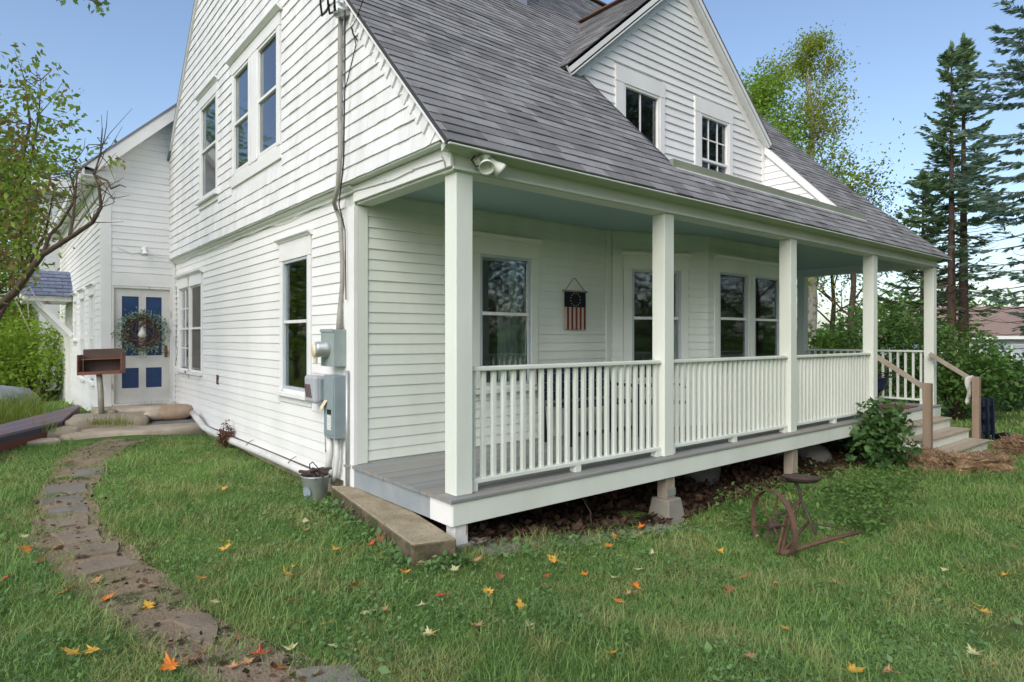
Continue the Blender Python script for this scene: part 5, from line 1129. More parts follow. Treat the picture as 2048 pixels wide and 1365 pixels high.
def grow(base, H, spread, seed, trunk_r, lean=(0, 0), levels=3, nb0=9, first=.3, upw=.5):
    """trunk and limbs; returns list of (points, radii) and tip points"""
    r = np.random.default_rng(seed); base = np.array(base, float); limbs = []; tips = []
    n = 8; tr = [base+np.array([lean[0]*(i/n)**1.3+.06*H*.1*math.sin(i*1.3+seed), lean[1]*(i/n)**1.3+.05*H*.1*math.cos(i*1.7+seed), H*.86*i/n]) for i in range(n+1)]
    limbs.append((tr, [trunk_r*(1-.82*i/n) for i in range(n+1)]))
    def br(p, d, L, rad, lv):
        k = 4; pts = [p]; dd = d/np.linalg.norm(d)
        for i in range(k):
            dd = dd+r.normal(0, .18, 3)+np.array([0, 0, .07]); dd /= np.linalg.norm(dd); pts.append(pts[-1]+dd*L/k)
        limbs.append((pts, [rad*(1-.75*i/k) for i in range(k+1)])); tips.extend(pts[2:])
        if lv > 0:
            for j in range(r.integers(3, 5)):
                q = pts[r.integers(1, k+1)]; nd_ = dd+r.normal(0, .75, 3); nd_[2] += .1; br(q, nd_, L*r.uniform(.45, .7), rad*.5, lv-1)
    for j in range(nb0):
        f = first+(1-first)*j/(nb0-1)*.98; i = min(int(f*n), n-1); p = tr[i]+(tr[i+1]-tr[i])*(f*n-i); a = j*2.4+r.uniform(-.4, .4)
        L = spread*(math.sin(math.pi*min(1, .25+.75*(f-first)/(1-first)))**.7+.12)*r.uniform(.75, 1.15); br(p, np.array([math.cos(a), math.sin(a), upw+.6*f]), L, trunk_r*.38*(1.15-f), levels-1)
    tips.append(tr[-1]); return limbs, np.array(tips)
def deciduous(name, label, base, H, spread, leaf, bark, nleaf, lsize, seed, trunk_r=None, group=None, clump=.45, **kw):
    t = thing(name, label, 'tree', base, group); trunk_r = trunk_r or H*.018
    limbs, tips = grow(base, H, spread, seed, trunk_r, **kw); m = MB()
    for i, (p, q) in enumerate(limbs):
        if i == 0 or q[0] > .006: m.tube(p, q, 8 if i == 0 else 5, cap=False)
    obj('trunk', m, bark, t, smooth=True)
    r = np.random.default_rng(seed+5); idx = r.integers(0, len(tips), nleaf); dens = r.random(len(tips)); idx = idx[r.random(nleaf) < .35+.65*dens[idx]]
    C = tips[idx]+r.normal(0, clump, (len(idx), 3))*[1, 1, .75]
    cl = r.random(len(tips))[idx]; leaves_mesh('crown', C, lsize, leaf, t, seed+9, tint=.15+.7*cl); return t
def spruce(label, base, H, Rb, mat, seed, name='spruce_tree', bare=.25, top2=False, dens=1.0, lean=0., trunk=.14, rows=None):
    t = thing(name, label, 'tree', base, 'spruces beyond the porch'); r = np.random.default_rng(seed); base = np.array(base, float)
    trunkp = [base+np.array([lean*(i/8), 0, H*i/8]) for i in range(9)]; m = MB(); m.tube(trunkp, [trunk*(1-.93*i/8) for i in range(9)], 9, cap=False)
    Cs, Ds = [], []; z = H*bare*.35
    while z < H*.985:
        f = z/H; L0 = Rb*(1-f)**.8*(.35+.65*min(1, f/max(bare, .01)))+.12; sparse = f < bare
        for k in range(int((4 if sparse else 4)*dens)+1):
            a = r.uniform(0, 6.283); L = L0*r.uniform(.6, 1.12); up0 = -.20+.75*f*f
            o = base+np.array([lean*f, 0, z+r.normal(0, .09)]); pts = [o]; nseg = 7; dv = np.array([math.cos(a), math.sin(a), up0])
            for i in range(nseg): dv = dv+np.array([r.normal(0, .05), r.normal(0, .05), .035+.02*i-.04*(i < 3)]); pts.append(pts[-1]+dv/np.linalg.norm(dv)*L/nseg)
            m.tube(pts[::2]+[pts[-1]] if nseg % 2 else pts[::2], [.016*(1-f*.6)+.006, .011, .008, .006, .004][:len(pts[::2])+(1 if nseg % 2 else 0)], 4, cap=False)
            if sparse and r.random() < .62: continue
            P_ = np.array(pts); ns = int((20 if not sparse else 8)*max(.4, L))+5; u = (r.random(ns)**.75)*(nseg-.01); i = u.astype(int); fr = (u-i)[:, None]; c = P_[i]*(1-fr)+P_[i+1]*fr
            ax = P_[i+1]-P_[i]; ax /= np.linalg.norm(ax, axis=1)[:, None]; sd = np.cross(ax, [0, 0, 1]); sg = r.choice([-1, 1], ns)[:, None]
            d = ax*.75+sd*sg*r.uniform(.3, 1, (ns, 1))+np.array([0, 0, -.18])*r.uniform(0, 1.6, (ns, 1)); d /= np.linalg.norm(d, axis=1)[:, None]
            Cs.append(c); Ds.append(d*(r.uniform(.13, .34, (ns, 1))*(1-.35*f)))
        z += H*.024*r.uniform(.7, 1.3)
    tp = base+np.array([lean, 0, H]); nt_ = 90; q = r.random(nt_)[:, None]; aa = r.uniform(0, 6.283, nt_); Cs.append(tp-np.array([0, 0, 1.])*q*H*.07); Ds.append(np.stack([np.cos(aa), np.sin(aa), .5+.0*aa], 1)*(.06+.22*q)); Cs.append(np.repeat(tp[None]-[0, 0, .12], 8, 0)); Ds.append(np.array([[0, 0, .26]]*8)+r.normal(0, .02, (8, 3)))
    obj('trunk', m, 'bark_spruce', t, smooth=True)
    C = np.concatenate(Cs); D = np.concatenate(Ds); n = len(C); K = 5; out = []
    for k in range(K):
        s = np.cross(D, r.normal(size=(n, 3))); s /= np.linalg.norm(s, axis=1)[:, None]; s *= r.uniform(.013, .026, (n, 1)); o = D*r.uniform(-.05, .25, (n, 1))+r.normal(0, .018, (n, 3)); dd = D*r.uniform(.75, 1.1, (n, 1))+np.array([0, 0, -1])*r.uniform(0, .05, (n, 1))
        out.append(np.stack([C+o, C+o+dd*.4+s, C+o+dd, C+o+dd*.4-s], 1).reshape(-1, 3))
    V = np.concatenate(out); tn = np.repeat(np.tile(np.clip(r.normal(.45, .22, n), 0, 1), K), 4); fastmesh('crown', V, np.arange(len(V)).reshape(-1, 4), tn, mat, t); return t
def gxy(x, D): p = PD(x, 676, D); p[2] = float(ground_z(p[0], p[1])); return p
TG = 'trees beyond the porch'
spruce('tall green spruce with a forked bare lower trunk, left stem', gxy(1903, 19.0), 10.6, 2.3, 'needle', 1, bare=.50, trunk=.15)
spruce('tall green spruce with a bare lower trunk, right stem and highest tip', gxy(1927, 19.4), 11.0, 2.0, 'needle', 2, bare=.50, trunk=.17)
spruce('short dense green spruce standing left of the two bare trunks', gxy(1846, 21), 7.3, 2.2, 'needle', 3, bare=.35, trunk=.14)
spruce('big blue spruce at the right edge of the photo', gxy(2085, 15.5), 13.5, 3.0, 'needle_blue', 4, bare=.36, trunk=.2, dens=1.25)
deciduous('poplar_tree', 'tall airy yellow-green tree rising behind the right end of the roof', gxy(1618, 25), 15.4, 2.2, 'leaf_poplar', 'bark_birch', 20000, .12, 31, upw=.9, clump=.27, nb0=14, first=.25)
deciduous('maple_tree', 'bright lime green tree just behind the gable roof edge', gxy(1508, 24), 12.4, 2.9, 'leaf_lime', 'bark', 18000, .15, 32, nb0=12, clump=.38)
deciduous('young_tree', 'thin tree with sparse yellowing leaves between the roof end and the spruces', gxy(1705, 22), 8.2, 1.8, 'leaf_poplar', 'bark', 2600, .13, 33, upw=.8, clump=.35, nb0=11)
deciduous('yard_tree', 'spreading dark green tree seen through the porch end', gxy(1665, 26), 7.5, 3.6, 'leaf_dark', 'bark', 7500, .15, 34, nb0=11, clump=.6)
def shrub(name, label, base, H, rx, leaf, nleaf, ls, seed, cat='shrub', group=None, aspect=.55, droop=0):
    t = thing(name, label, cat, base, group); r = np.random.default_rng(seed); b = np.array(base, float); m = MB(); ends = []
    for k in range(11):
        a = r.uniform(0, 6.28); q = r.uniform(.2, 1); e = b+np.array([rx*q*math.cos(a), rx*q*math.sin(a), H*r.uniform(.5, .98)*(1-.35*q)]); mid = (b+e)/2+r.normal(0, .08*H, 3); m.tube([b, mid, e], [.012*H+.004, .008*H+.003, .003], 5, cap=False); ends += [mid, e, (mid+e)/2]
    obj('stem', m, 'bark', t, smooth=True)
    ends = np.array(ends); nc = 60; a = r.uniform(0, 6.28, nc); q = np.sqrt(r.random(nc)); cz = r.random(nc)**.7
    cl = np.stack([b[0]+rx*q*np.cos(a)*(1-.35*cz), b[1]+rx*q*np.sin(a)*(1-.35*cz), b[2]+H*(.12+.86*cz)*(1-.25*q**2)], 1); cl = np.concatenate([cl, ends])
    i = r.integers(0, len(cl), nleaf); C = cl[i]+r.normal(0, 1, (nleaf, 3))*np.array([rx, rx, H*.6])*.13; C[:, 2] = np.maximum(C[:, 2], b[2]+.02); leaves_mesh('leaves', C, ls, leaf, t, seed+3, aspect=aspect, tint=.1+.8*r.random(len(cl))[i], droop=droop); return t
shrub('hedge_shrub', 'large leafy green shrub behind the right porch railing', gxy(1760, 15.0), 2.9, 1.4, 'leaf_shrub', 5000, .12, 41)
shrub('hedge_shrub', 'leafy shrub right of the last porch post under the spruces', gxy(1910, 14.5), 2.2, 1.15, 'leaf_shrub', 3600, .13, 42)
shrub('hedge_shrub', 'lower shrub left of the large one, seen through the porch', gxy(1640, 17.0), 2.1, 1.7, 'leaf_bg', 6500, .13, 43)
shrub('hedge_shrub', 'broad dark shrub below the blue spruce at the right edge', gxy(1985, 16), 1.7, 1.0, 'leaf_bush', 4000, .12, 44)
shrub('hedge_shrub', 'low shrub at the far right lawn edge', gxy(2060, 17), 1.1, 1.0, 'leaf_shrub', 2500, .10, 45)
shrub('porch_bush', 'leafy green bush hiding the left side of the porch steps', GP(1775, 938)+[0, .05, 0], .95, .50, 'leaf_bush', 1500, .115, 46, cat='bush', aspect=.6)
p = PX(452, 862, -.12); p[2] = float(ground_z(p[0], p[1])); shrub('red_weed', 'reddish weed growing at the foot of the side wall', p, .36, .11, 'leaf_red', 320, .05, 47, cat='plant')
# left of the house
ML = thing('maple_tree', 'maple whose leafy branch tip hangs into the top left corner', 'tree', (-7.0, 6.0, float(ground_z(-7, 6))))
limbs, tips = grow((-7.0, 6.0, 0), 10.5, 2.9, 51, .22, nb0=11, first=.38); b0 = PD(-60, -90, 6.6); b1 = PD(110, -22, 6.1); b2_ = PD(205, 8, 5.9)
limbs.append(([np.array([-6.9, 6.0, 5.2]), (np.array([-6.9, 6, 5.2])+b0)/2+[0, 0, .5], b0, b1, b2_], [.09, .06, .035, .014, .004])); m = MB()
for i, (q, rr) in enumerate(limbs):
    if rr[0] > .006: m.tube(q, rr, 8 if i == 0 else 5, cap=False)
obj('trunk', m, 'bark', ML, smooth=True); r = np.random.default_rng(5)
C = tips[r.integers(0, len(tips), 7000)]+r.normal(0, .4, (7000, 3)); leaves_mesh('crown', C, .16, 'leaf_maple', ML, 52)
def maple_leaf_poly():
    pts = []
    for a, rr in ((-90, .42), (-62, .20), (-38, .50), (-18, .30), (8, .78), (22, .50), (38, .62), (52, .40), (72, .70), (82, .60), (90, 1.0)): pts.append((rr*math.cos(R(a)), rr*math.sin(R(a))))
    return pts+[(-x, y) for x, y in pts[-2:0:-1]]
MLP = np.array(maple_leaf_poly())
m = MB()
for px, py, s in ((105, -14, .1), (128, 6, .10), (140, -6, .09), (160, -10, .11), (178, 12, .11), (190, -4, .10), (200, 18, .10), (212, 8, .09), (205, 28, .07), (170, 0, .10), (186, 24, .08), (150, 4, .09), (80, -4, .09), (215, 20, .07), (196, 6, .11), (118, -4, .1)):
    c = PD(px, py, 5.95+r.normal(0, .15)); e1 = VR+r.normal(0, .35, 3); e1 /= np.linalg.norm(e1); e2 = np.cross(VD+r.normal(0, .4, 3), e1); e2 /= np.linalg.norm(e2); a = r.uniform(0, 6.28); q1, q2 = math.cos(a)*e1+math.sin(a)*e2, -math.sin(a)*e1+math.cos(a)*e2
    s *= .62; V = [c+s*(x*q1+y*q2) for x, y in MLP]; n = len(V); m.add([c]+V, [(0, i+1, (i+1) % n+1) for i in range(n)], r.random())
obj('low_leaves', m, 'leaf_maple', ML)
AP = thing('old_apple_tree', 'crooked bare-limbed tree with sparse green and maroon leaves at the left edge', 'tree', (-3.9, 5.4, float(ground_z(-3.9, 5.4))))
def LP(x, y, D=7.0): return PD(x, y, D)
st0 = np.array([-3.9, 5.4, 0.]); L1 = [st0, np.array([-3.5, 5.35, .9]), LP(-60, 660, 7.1), LP(30, 585, 7.0), LP(85, 510, 6.9), LP(145, 472, 6.8), LP(185, 445, 6.75), LP(202, 415, 6.7), LP(198, 375, 6.7), LP(188, 350, 6.75), LP(200, 310, 6.8), LP(206, 290, 6.8)]
L2 = [LP(188, 350, 6.75), LP(215, 362, 6.6), LP(222, 378, 6.6), LP(240, 370, 6.5), LP(252, 375, 6.5)]
L3 = [LP(85, 510, 6.9), LP(100, 470, 7.1), LP(120, 450, 7.1), LP(150, 400, 7.1), LP(148, 375, 7.1), LP(140, 350, 7.2), LP(152, 320, 7.2)]
L4 = [LP(140, 470, 6.9), LP(146, 440, 7), LP(150, 400, 7), LP(155, 345, 7)]
L5 = [LP(-40, 700, 7.4), LP(40, 560, 7.5), LP(90, 470, 7.6), LP(105, 400, 7.6)]
L6 = [np.array([-3.5, 5.35, .9]), LP(-90, 560, 7.6), LP(10, 430, 7.6), LP(40, 340, 7.7), LP(60, 250, 7.7), LP(50, 160, 7.7)]; L7 = [LP(10, 430, 7.6), LP(60, 330, 7.5), LP(78, 230, 7.5), LP(82, 160, 7.5)]
m = MB()
for q, rr in ((L1, [.10, .085, .05, .040, .030, .026, .022, .018, .014, .010, .007, .004]), (L2, [.012, .011, .009, .007, .004]), (L3, [.022, .018, .016, .013, .011, .008, .004]), (L4, [.02, .016, .012, .006]), (L5, [.035, .026, .017, .008]), (L6, [.07, .045, .028, .022, .014, .006]), (L7, [.024, .016, .010, .004])): m.tube(q, rr, 7, cap=False)
r = np.random.default_rng(61); tw = []
for q in (L1[6:], L3[3:], L6[2:], L7, L5[1:], L4[1:]):
    for p in q:
        for k in range(5):
            d = r.normal(0, 1, 3)*[.8, .8, .7]+[0, 0, .35]; d *= r.uniform(.15, .5)/np.linalg.norm(d); e = p+d+r.normal(0, .05, 3); m.tube([p, p+d*.5+r.normal(0, .03, 3), e], [.006, .004, .002], 4, cap=False); tw.append((e, p))
obj('trunk', m, 'bark', AP, smooth=True)
cc = [(40, 170, 24, 45), (60, 140, 26, 55), (25, 230, 30, 90), (55, 190, 16, 50), (112, 140, 14, 16), (120, 195, 12, 45), (128, 250, 12, 34), (35, 290, 38, 150), (20, 350, 45, 260), (50, 400, 45, 300), (30, 470, 45, 330), (75, 440, 32, 150), (10, 540, 45, 260), (60, 320, 30, 130), (85, 360, 25, 100), (-40, 300, 60, 300), (-50, 450, 60, 400), (95, 300, 20, 30), (150, 205, 14, 12), (220, 320, 10, 8), (235, 320, 10, 7), (160, 380, 25, 14)]
C = np.concatenate([np.stack([PD(*(np.array([x, y])+r.normal(0, s, 2)*[1, .9]), 7.3+r.normal(0, .35)) for k in range(n)]) for x, y, s, n in cc]); leaves_mesh('crown', C, .08, 'leaf_left', AP, 62, aspect=.5, droop=.5)
m = MB()
for q in ([(-60, 592), (20, 598), (60, 575), (85, 618)], [(60, 575), (40, 598)], [(-30, 600), (30, 598), (62, 668)], [(20, 595), (55, 600), (58, 640)], [(-40, 590), (10, 590), (70, 560), (95, 545)]): m.tube([PD(x, y, 9.5) for x, y in q], [.016]+[.012]*(len(q)-2)+[.004], 5, cap=False)
DB = thing('dead_branch', 'bleached dead branch reaching in at the left edge below the door hood', 'branch', PD(-60, 592, 9.5)); obj('branch', m, 'bark_dead', DB, smooth=True)
LT = 'trees behind the left yard'
for i, (x, D, H, sp, lf, n, lb) in enumerate(((-60, 24, 9, 4.0, 'leaf_bg', 8000, 'full green tree behind the left yard, partly beyond the photo edge'), (45, 27, 8.5, 3.6, 'leaf_bg', 9000, 'bright green tree behind the crooked limbs at the left'), (112, 33, 9.5, 3.2, 'leaf_lime', 7000, 'light green tree showing just left of the ell wall'), (-170, 20, 10, 4.2, 'leaf_bg', 7000, 'tree left of the photo, mirrored in the side windows'), (-430, 17, 7.5, 3.6, 'leaf_lime', 14000, 'light green tree far left of the photo, mirrored in the tall side window'), (-560, 15, 7, 3.4, 'leaf_lime', 14000, 'round green tree far left of the photo, mirrored in the tall side window'), (-330, 20, 8, 3.8, 'leaf_bg', 9000, 'tree far left of the photo beside the light green one'))):
    deciduous('field_tree', lb, gxy(x, D), H, sp, lf, 'bark', n, .22, 70+i, group=LT, nb0=12, first=.12, clump=.6)
for i, (x, D, H, rx, lf, n, lb) in enumerate(((70, 17, 2.4, 1.5, 'leaf_lime', 3800, 'big green bush beyond the hatch'), (10, 19, 3.0, 1.8, 'leaf_lime', 4500, 'light green bush at the left edge above the goldenrod'), (105, 20, 2.0, 1.1, 'leaf_bg', 2600, 'dark bush against the far corner of the ell'), (-70, 16, 2.8, 1.6, 'leaf_lime', 3500, 'bush left of the photo beside the bleached branch'))):
    shrub('field_bush', lb, gxy(x, D)-[0, 0, .1], H, rx, lf, n, .12, 80+i, cat='bush', group='bushes behind the left yard')
# trees across the lawn, seen in the window glass
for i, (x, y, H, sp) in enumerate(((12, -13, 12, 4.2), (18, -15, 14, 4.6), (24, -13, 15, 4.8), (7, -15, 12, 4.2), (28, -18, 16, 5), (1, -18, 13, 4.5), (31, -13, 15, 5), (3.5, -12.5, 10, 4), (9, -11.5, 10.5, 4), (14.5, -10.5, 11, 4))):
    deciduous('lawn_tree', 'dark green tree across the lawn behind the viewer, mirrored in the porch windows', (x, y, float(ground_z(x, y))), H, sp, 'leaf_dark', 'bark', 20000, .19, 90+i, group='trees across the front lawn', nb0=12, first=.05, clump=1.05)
# far woods
r = np.random.default_rng(99); n = 60000; a = r.uniform(0, 2*math.pi, n); D = r.uniform(70, 110, n); h = r.random(n)**1.3*(5.5+2.5*np.sin(a*9)+1.5*np.sin(a*23)); C = np.stack([CAM[0]+D*np.cos(a), CAM[1]+D*np.sin(a), h-.5], 1)
tag(leaves_mesh('distant_woods', C, .95, 'leaf_shrub', None, 100), kind='stuff')
# ---------------------------------------------------------------- grass and ground cover
def inpoly(x, y, poly):
    ins = np.zeros(len(x), bool); n = len(poly)
    for i in range(n):
        (ax, ay), (bx_, by) = poly[i], poly[(i+1) % n]; c = ((ay > y) != (by > y)) & (x < (bx_-ax)*(y-ay)/(by-ay+1e-12)+ax); ins ^= c
    return ins
def hashn(x, y): return .5+.25*np.sin(x*1.9+1.3*np.sin(y*1.7))+.25*np.sin(y*2.3+1.1*np.sin(x*2.9+.7))
def path_dist(x, y):
    d = np.full(len(x), 9.)
    for i in range(0, len(pp), 2): d = np.minimum(d, np.hypot(x-pp[i, 0], y-pp[i, 1])/pw_[i])
    return d
FOOT = [[(-.03, -.0), (10.5, -.0), (10.5, 9.2), (0, 9.2)], [(-1.2, 9.1), (3, 9.1), (3, 19), (-1.2, 19)], [(-.45, -.2), (-.1, -.25), (.2, 1.9), (-.15, 1.9)], [(7.8, -.85), (10.15, -.85), (10.15, .1), (7.8, .1)], [(-1.75, 6.6), (-.02, 6.6), (-.02, 9.2), (-1.75, 9.2)]]
def scatter(n, dmin, dmax, pw, a0=-52, a1=52, seed=0):
    r = np.random.default_rng(seed); u = r.random(n); e = 2-pw; D = (dmin**e+(dmax**e-dmin**e)*u)**(1/e); a = np.radians(r.uniform(a0, a1, n)); va = math.atan2(VD[1], VD[0])
    x = CAM[0]+D*np.cos(va-a); y = CAM[1]+D*np.sin(va-a); keep = np.ones(n, bool)
    for f in FOOT: keep &= ~inpoly(x, y, f)
    return x, y, D, keep, r
def blades(name, x, y, D, r, hmin, hmax, wid, mat, lean=.55, tint=None):
    n = len(x); z = ground_z(x, y)-.004; h = r.uniform(hmin, hmax, n)*(.65+.7*hashn(x*1.1, y*1.3)); a = r.uniform(0, 6.283, n); b = a+r.normal(1.57, .5, n)
    w_ = wid*(1+.10*np.maximum(0, D-3))*r.uniform(.7, 1.3, n); P = np.stack([x, y, z], 1); s = np.stack([np.cos(b), np.sin(b), 0*a], 1)*w_[:, None]*.5; ln = np.stack([np.cos(a), np.sin(a), 0*a], 1)
    l1 = (h*lean*r.uniform(.1, .7, n))[:, None]; l2 = (h*lean*r.uniform(.6, 1.7, n))[:, None]; up = np.array([0, 0, 1.])
    V = np.stack([P-s, P+s, P+ln*l1+up*(h*.6)[:, None]+s*.75, P+ln*l1+up*(h*.6)[:, None]-s*.75, P+ln*l2+up*(h*r.uniform(.75, 1, n))[:, None]], 1).reshape(-1, 3)
    i = np.arange(n)[:, None]*5; T = np.concatenate([i+[0, 1, 2], i+[0, 2, 3], i+[3, 2, 4]], 1).reshape(-1, 3)
    tn = np.clip(r.normal(.5, .22, n)+.5*(hashn(x*.8+3, y*.7)-.5), 0, 1) if tint is None else tint; return fastmesh(name, V, T, np.repeat(tn, 5), mat, None, k=3)
x, y, D, k, r = scatter(600000, 2.3, 17, 1.25, seed=1)
pdst = path_dist(x, y); k &= (pdst > .72+.5*r.random(len(x))) | (r.random(len(x)) < 1.3*np.clip(hashn(x*4.3+1, y*4.1)-.40, 0, 1))
bare = (np.sin(x*3.1+y*1.7)*np.sin(y*2.9-x*1.3) > .72) & (r.random(len(x)) < .72); k &= ~bare
k &= ~((y > -.22) & (y < .02) & (x > .2) & (x < 7.6) & (r.random(len(x)) < .55))
bx1 = PZ(1225, 1305, -.05); k &= (np.hypot(x-bx1[0], y-bx1[1]) > .10+.09*r.random(len(x)))
x, y, D = x[k], y[k], D[k]
tag(blades('grass', x, y, D, r, .018, .064, .0034, 'grass', lean=.95), 'short uneven green lawn grass around the house', kind='stuff')
x, y, D, k, r = scatter(60000, 15, 60, 1.0, seed=2); x, y, D = x[k], y[k], D[k]
tag(blades('far_grass', x, y, D, r, .06, .16, .008, 'grass'), 'lawn grass beyond the house', kind='stuff')
x, y, D, k, r = scatter(75000, 2.3, 12, 1.3, seed=22); k &= (path_dist(x, y) > 1.15) & (hashn(x*1.3+2, y*1.5+1) > .55); x, y, D = x[k], y[k], D[k]
tag(blades('tall_lawn_tufts', x, y, D, r, .07, .14, .0036, 'grass', lean=.8), 'longer grass tufts in the lawn', kind='stuff')
x, y, D, k, r = scatter(34000, 2.3, 12, 1.3, seed=23); k &= (path_dist(x, y) > .7) & ((hashn(x*2.1+7, y*1.9+3) > .60) | (path_dist(x, y) < 1.6) | (r.random(len(x)) < .1)); x, y, D = x[k], y[k], D[k]
tag(blades('dry_grass', x, y, D, r, .02, .07, .0034, 'grass_dry', lean=1.1), 'dry straw-coloured blades in the lawn', kind='stuff')
x = np.concatenate([r.uniform(-.62, -.42, 700)+.1*np.linspace(0, 1, 700), r.uniform(-.45, -.1, 250), r.uniform(.1, 2.5, 500)]); y = np.concatenate([np.linspace(-.2, 1.8, 700), r.uniform(-.36, -.2, 250), r.uniform(-.42, -.2, 500)]); x[:700] = -.46+(y[:700]+.12)*.135-r.random(700)**2*.22; k = np.ones(len(x), bool)
C = np.stack([x, y, ground_z(x, y)+r.uniform(.02, .085, len(x))], 1); C = C[r.random(len(C)) < .5]; tag(leaves_mesh('slab_weeds', C, .055, 'clover', None, 24, aspect=.6, up=.7), 'broad-leaved weeds along the concrete slab and porch edge', kind='stuff')
# tall weeds behind the hatch and along the left edge
x, y, D, k, r = scatter(14000, 9, 24, 1.0, -46, -33, seed=3); k &= (x < -1.9); k &= (y > 8.6) | (x < -2.9); x, y, D = x[k], y[k], D[k]
tag(blades('tall_grass', x, y, D, r, .18, .46, .006, 'grass_tall', lean=.4), 'tall yellow-green grass behind the cellar hatch', kind='stuff')
# goldenrod
r = np.random.default_rng(4); n = 9000; px = r.uniform(-120, 118, n); D = r.uniform(20, 25, n); C = np.array([PD(a, 676, d) for a, d in zip(px, D)]); C[:, 2] = ground_z(C[:, 0], C[:, 1])+.05+.85*r.random(n)**.6
tag(leaves_mesh('goldenrod', C, .13, 'goldenrod', None, 5), 'yellow goldenrod drift behind the left yard', kind='stuff')
# broad-leaved weeds and clover
x, y, D, k, r = scatter(46000, 2.3, 11, 1.3, seed=6); pdst = path_dist(x, y); k &= pdst > 1.15
k &= (hashn(x*1.6+5, y*1.5+2) > .54) | (r.random(len(x)) < .12); x, y, D = x[k], y[k], D[k]; C = np.stack([x, y, ground_z(x, y)+r.uniform(.02, .075, len(x))], 1)
tag(leaves_mesh('clover', C, .025, 'clover', None, 7, aspect=.8, up=1.4), 'clover and small broad leaves in the lawn', kind='stuff')
x, y, D, k, r = scatter(2600, 2.4, 8, 1.2, seed=16); k &= path_dist(x, y) > 1.2; k &= hashn(x*2.6+1, y*2.5+4) > .6; x, y = x[k], y[k]; C = np.stack([x, y, ground_z(x, y)+r.uniform(.02, .07, len(x))], 1)
tag(leaves_mesh('plantain', C, .06, 'clover', None, 17, aspect=.6, up=1.0), 'plantain and dandelion leaves in the lawn', kind='stuff')
# ferny ground cover in front of the right half of the porch
r = np.random.default_rng(8); px = r.uniform(1390, 1850, 9000); py = r.uniform(935, 1075, 9000); ok = (py > 1110-(px-1390)*.42) | (r.random(9000) < .25); ok &= r.random(9000) < sm((1100-py+40*np.sin(px*.03))/90)*sm((1870-px+30*np.sin(py*.2))/110)*sm((px-1380)/60); px, py = px[ok], py[ok]
Q = np.array([GP(a, b) for a, b in zip(px[:5200], py[:5200])]); Q = Q[Q[:, 1] < .1]; Q[:, 2] += r.uniform(.03, .24, len(Q))*(.4+.6*hashn(Q[:, 0]*2, Q[:, 1]*2)); 
tag(leaves_mesh('ground_cover', Q, .058, 'leaf_fern', None, 9, aspect=.5, up=.8), 'low ferny ground cover in front of the right half of the porch', kind='stuff')
def fern(base, L, n, seed, label):
    t = thing('fern', label, 'fern', base, 'ferns along the porch'); r = np.random.default_rng(seed)
    for k in range(n):
        a = r.uniform(0, 6.28); m = MB(); pts = []; d = np.array([math.cos(a)*.5, math.sin(a)*.5, 1.]); p = np.zeros(3)
        for i in range(11): pts.append(p.copy()); d[2] -= .17; d[:2] *= 1.10; p = p+d/np.linalg.norm(d)*L/10
        m.tube(pts[::2]+[pts[-1]], .002, 3, .3, cap=False)
        for i in range(1, 11):
            ax = pts[i]-pts[i-1]; ax /= np.linalg.norm(ax); sd = np.cross(ax, [0, 0, 1]); sd /= np.linalg.norm(sd)+1e-9; w_ = L*.30*math.sin(math.pi*(i+1)/12.5)
            for sg in (-1, 1): e = pts[i]+sd*sg*w_+ax*w_*.35+np.array([0, 0, -.1*w_]); wv = ax*L*.035; m.add([pts[i]-wv, pts[i]+wv*.6, e, ], [(0, 1, 2)], r.random())
        obj('frond', m, 'leaf_fern', t, rel=True)
for i, (x, y, L, n, lb) in enumerate(((1262, 1050, .34, 5, 'bright fern left of the concrete pier'), (1210, 1062, .26, 5, 'small fern left of the bright one in front of the porch'), (1400, 1005, .24, 4, 'small fern right of the concrete pier'), (1590, 990, .36, 6, 'fern growing up behind the implement seat'), (1640, 985, .34, 6, 'fern just right of the implement seat'), (1700, 990, .30, 6, 'fern between the implement and the leafy bush'), (1520, 1000, .24, 5, 'fern behind the iron wheel'), (1460, 1020, .25, 5, 'fern left of the iron wheel'))): fern(GP(x, y), L, n, 30+i, lb)
# leaf litter and dark soil under the porch, gravel along its edge
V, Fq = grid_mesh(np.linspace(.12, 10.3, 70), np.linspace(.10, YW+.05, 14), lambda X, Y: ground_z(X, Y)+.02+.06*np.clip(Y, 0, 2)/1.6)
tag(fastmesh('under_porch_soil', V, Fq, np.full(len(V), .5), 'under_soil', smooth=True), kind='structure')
V, Fq = grid_mesh(np.linspace(.15, 2.6, 60), np.linspace(-.24, .12, 12), lambda X, Y: ground_z(X, Y)+.006+.004*np.sin(X*31)*np.sin(Y*37))
tag(fastmesh('gravel_strip', V, Fq, np.full(len(V), .5), 'gravel', smooth=True), kind='structure')
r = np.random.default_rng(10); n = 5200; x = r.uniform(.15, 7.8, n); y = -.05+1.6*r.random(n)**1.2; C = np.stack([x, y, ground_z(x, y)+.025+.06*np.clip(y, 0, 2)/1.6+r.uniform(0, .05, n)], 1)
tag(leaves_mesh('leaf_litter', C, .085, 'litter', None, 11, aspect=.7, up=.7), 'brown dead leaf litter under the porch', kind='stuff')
r = np.random.default_rng(12); n = 1500; x = r.uniform(.2, 2.6, n); y = r.uniform(-.26, .10, n); V = []; 
base = np.array([[1, 0, 0], [-1, 0, 0], [0, 1, 0], [0, -1, 0], [0, 0, 1.]]); tri = np.array([[0, 2, 4], [2, 1, 4], [1, 3, 4], [3, 0, 4]])
S = r.uniform(.006, .016, n); V = (base[None]*S[:, None, None]*r.uniform(.6, 1.2, (n, 5, 1)))+np.stack([x, y, ground_z(x, y)+.006], 1)[:, None]
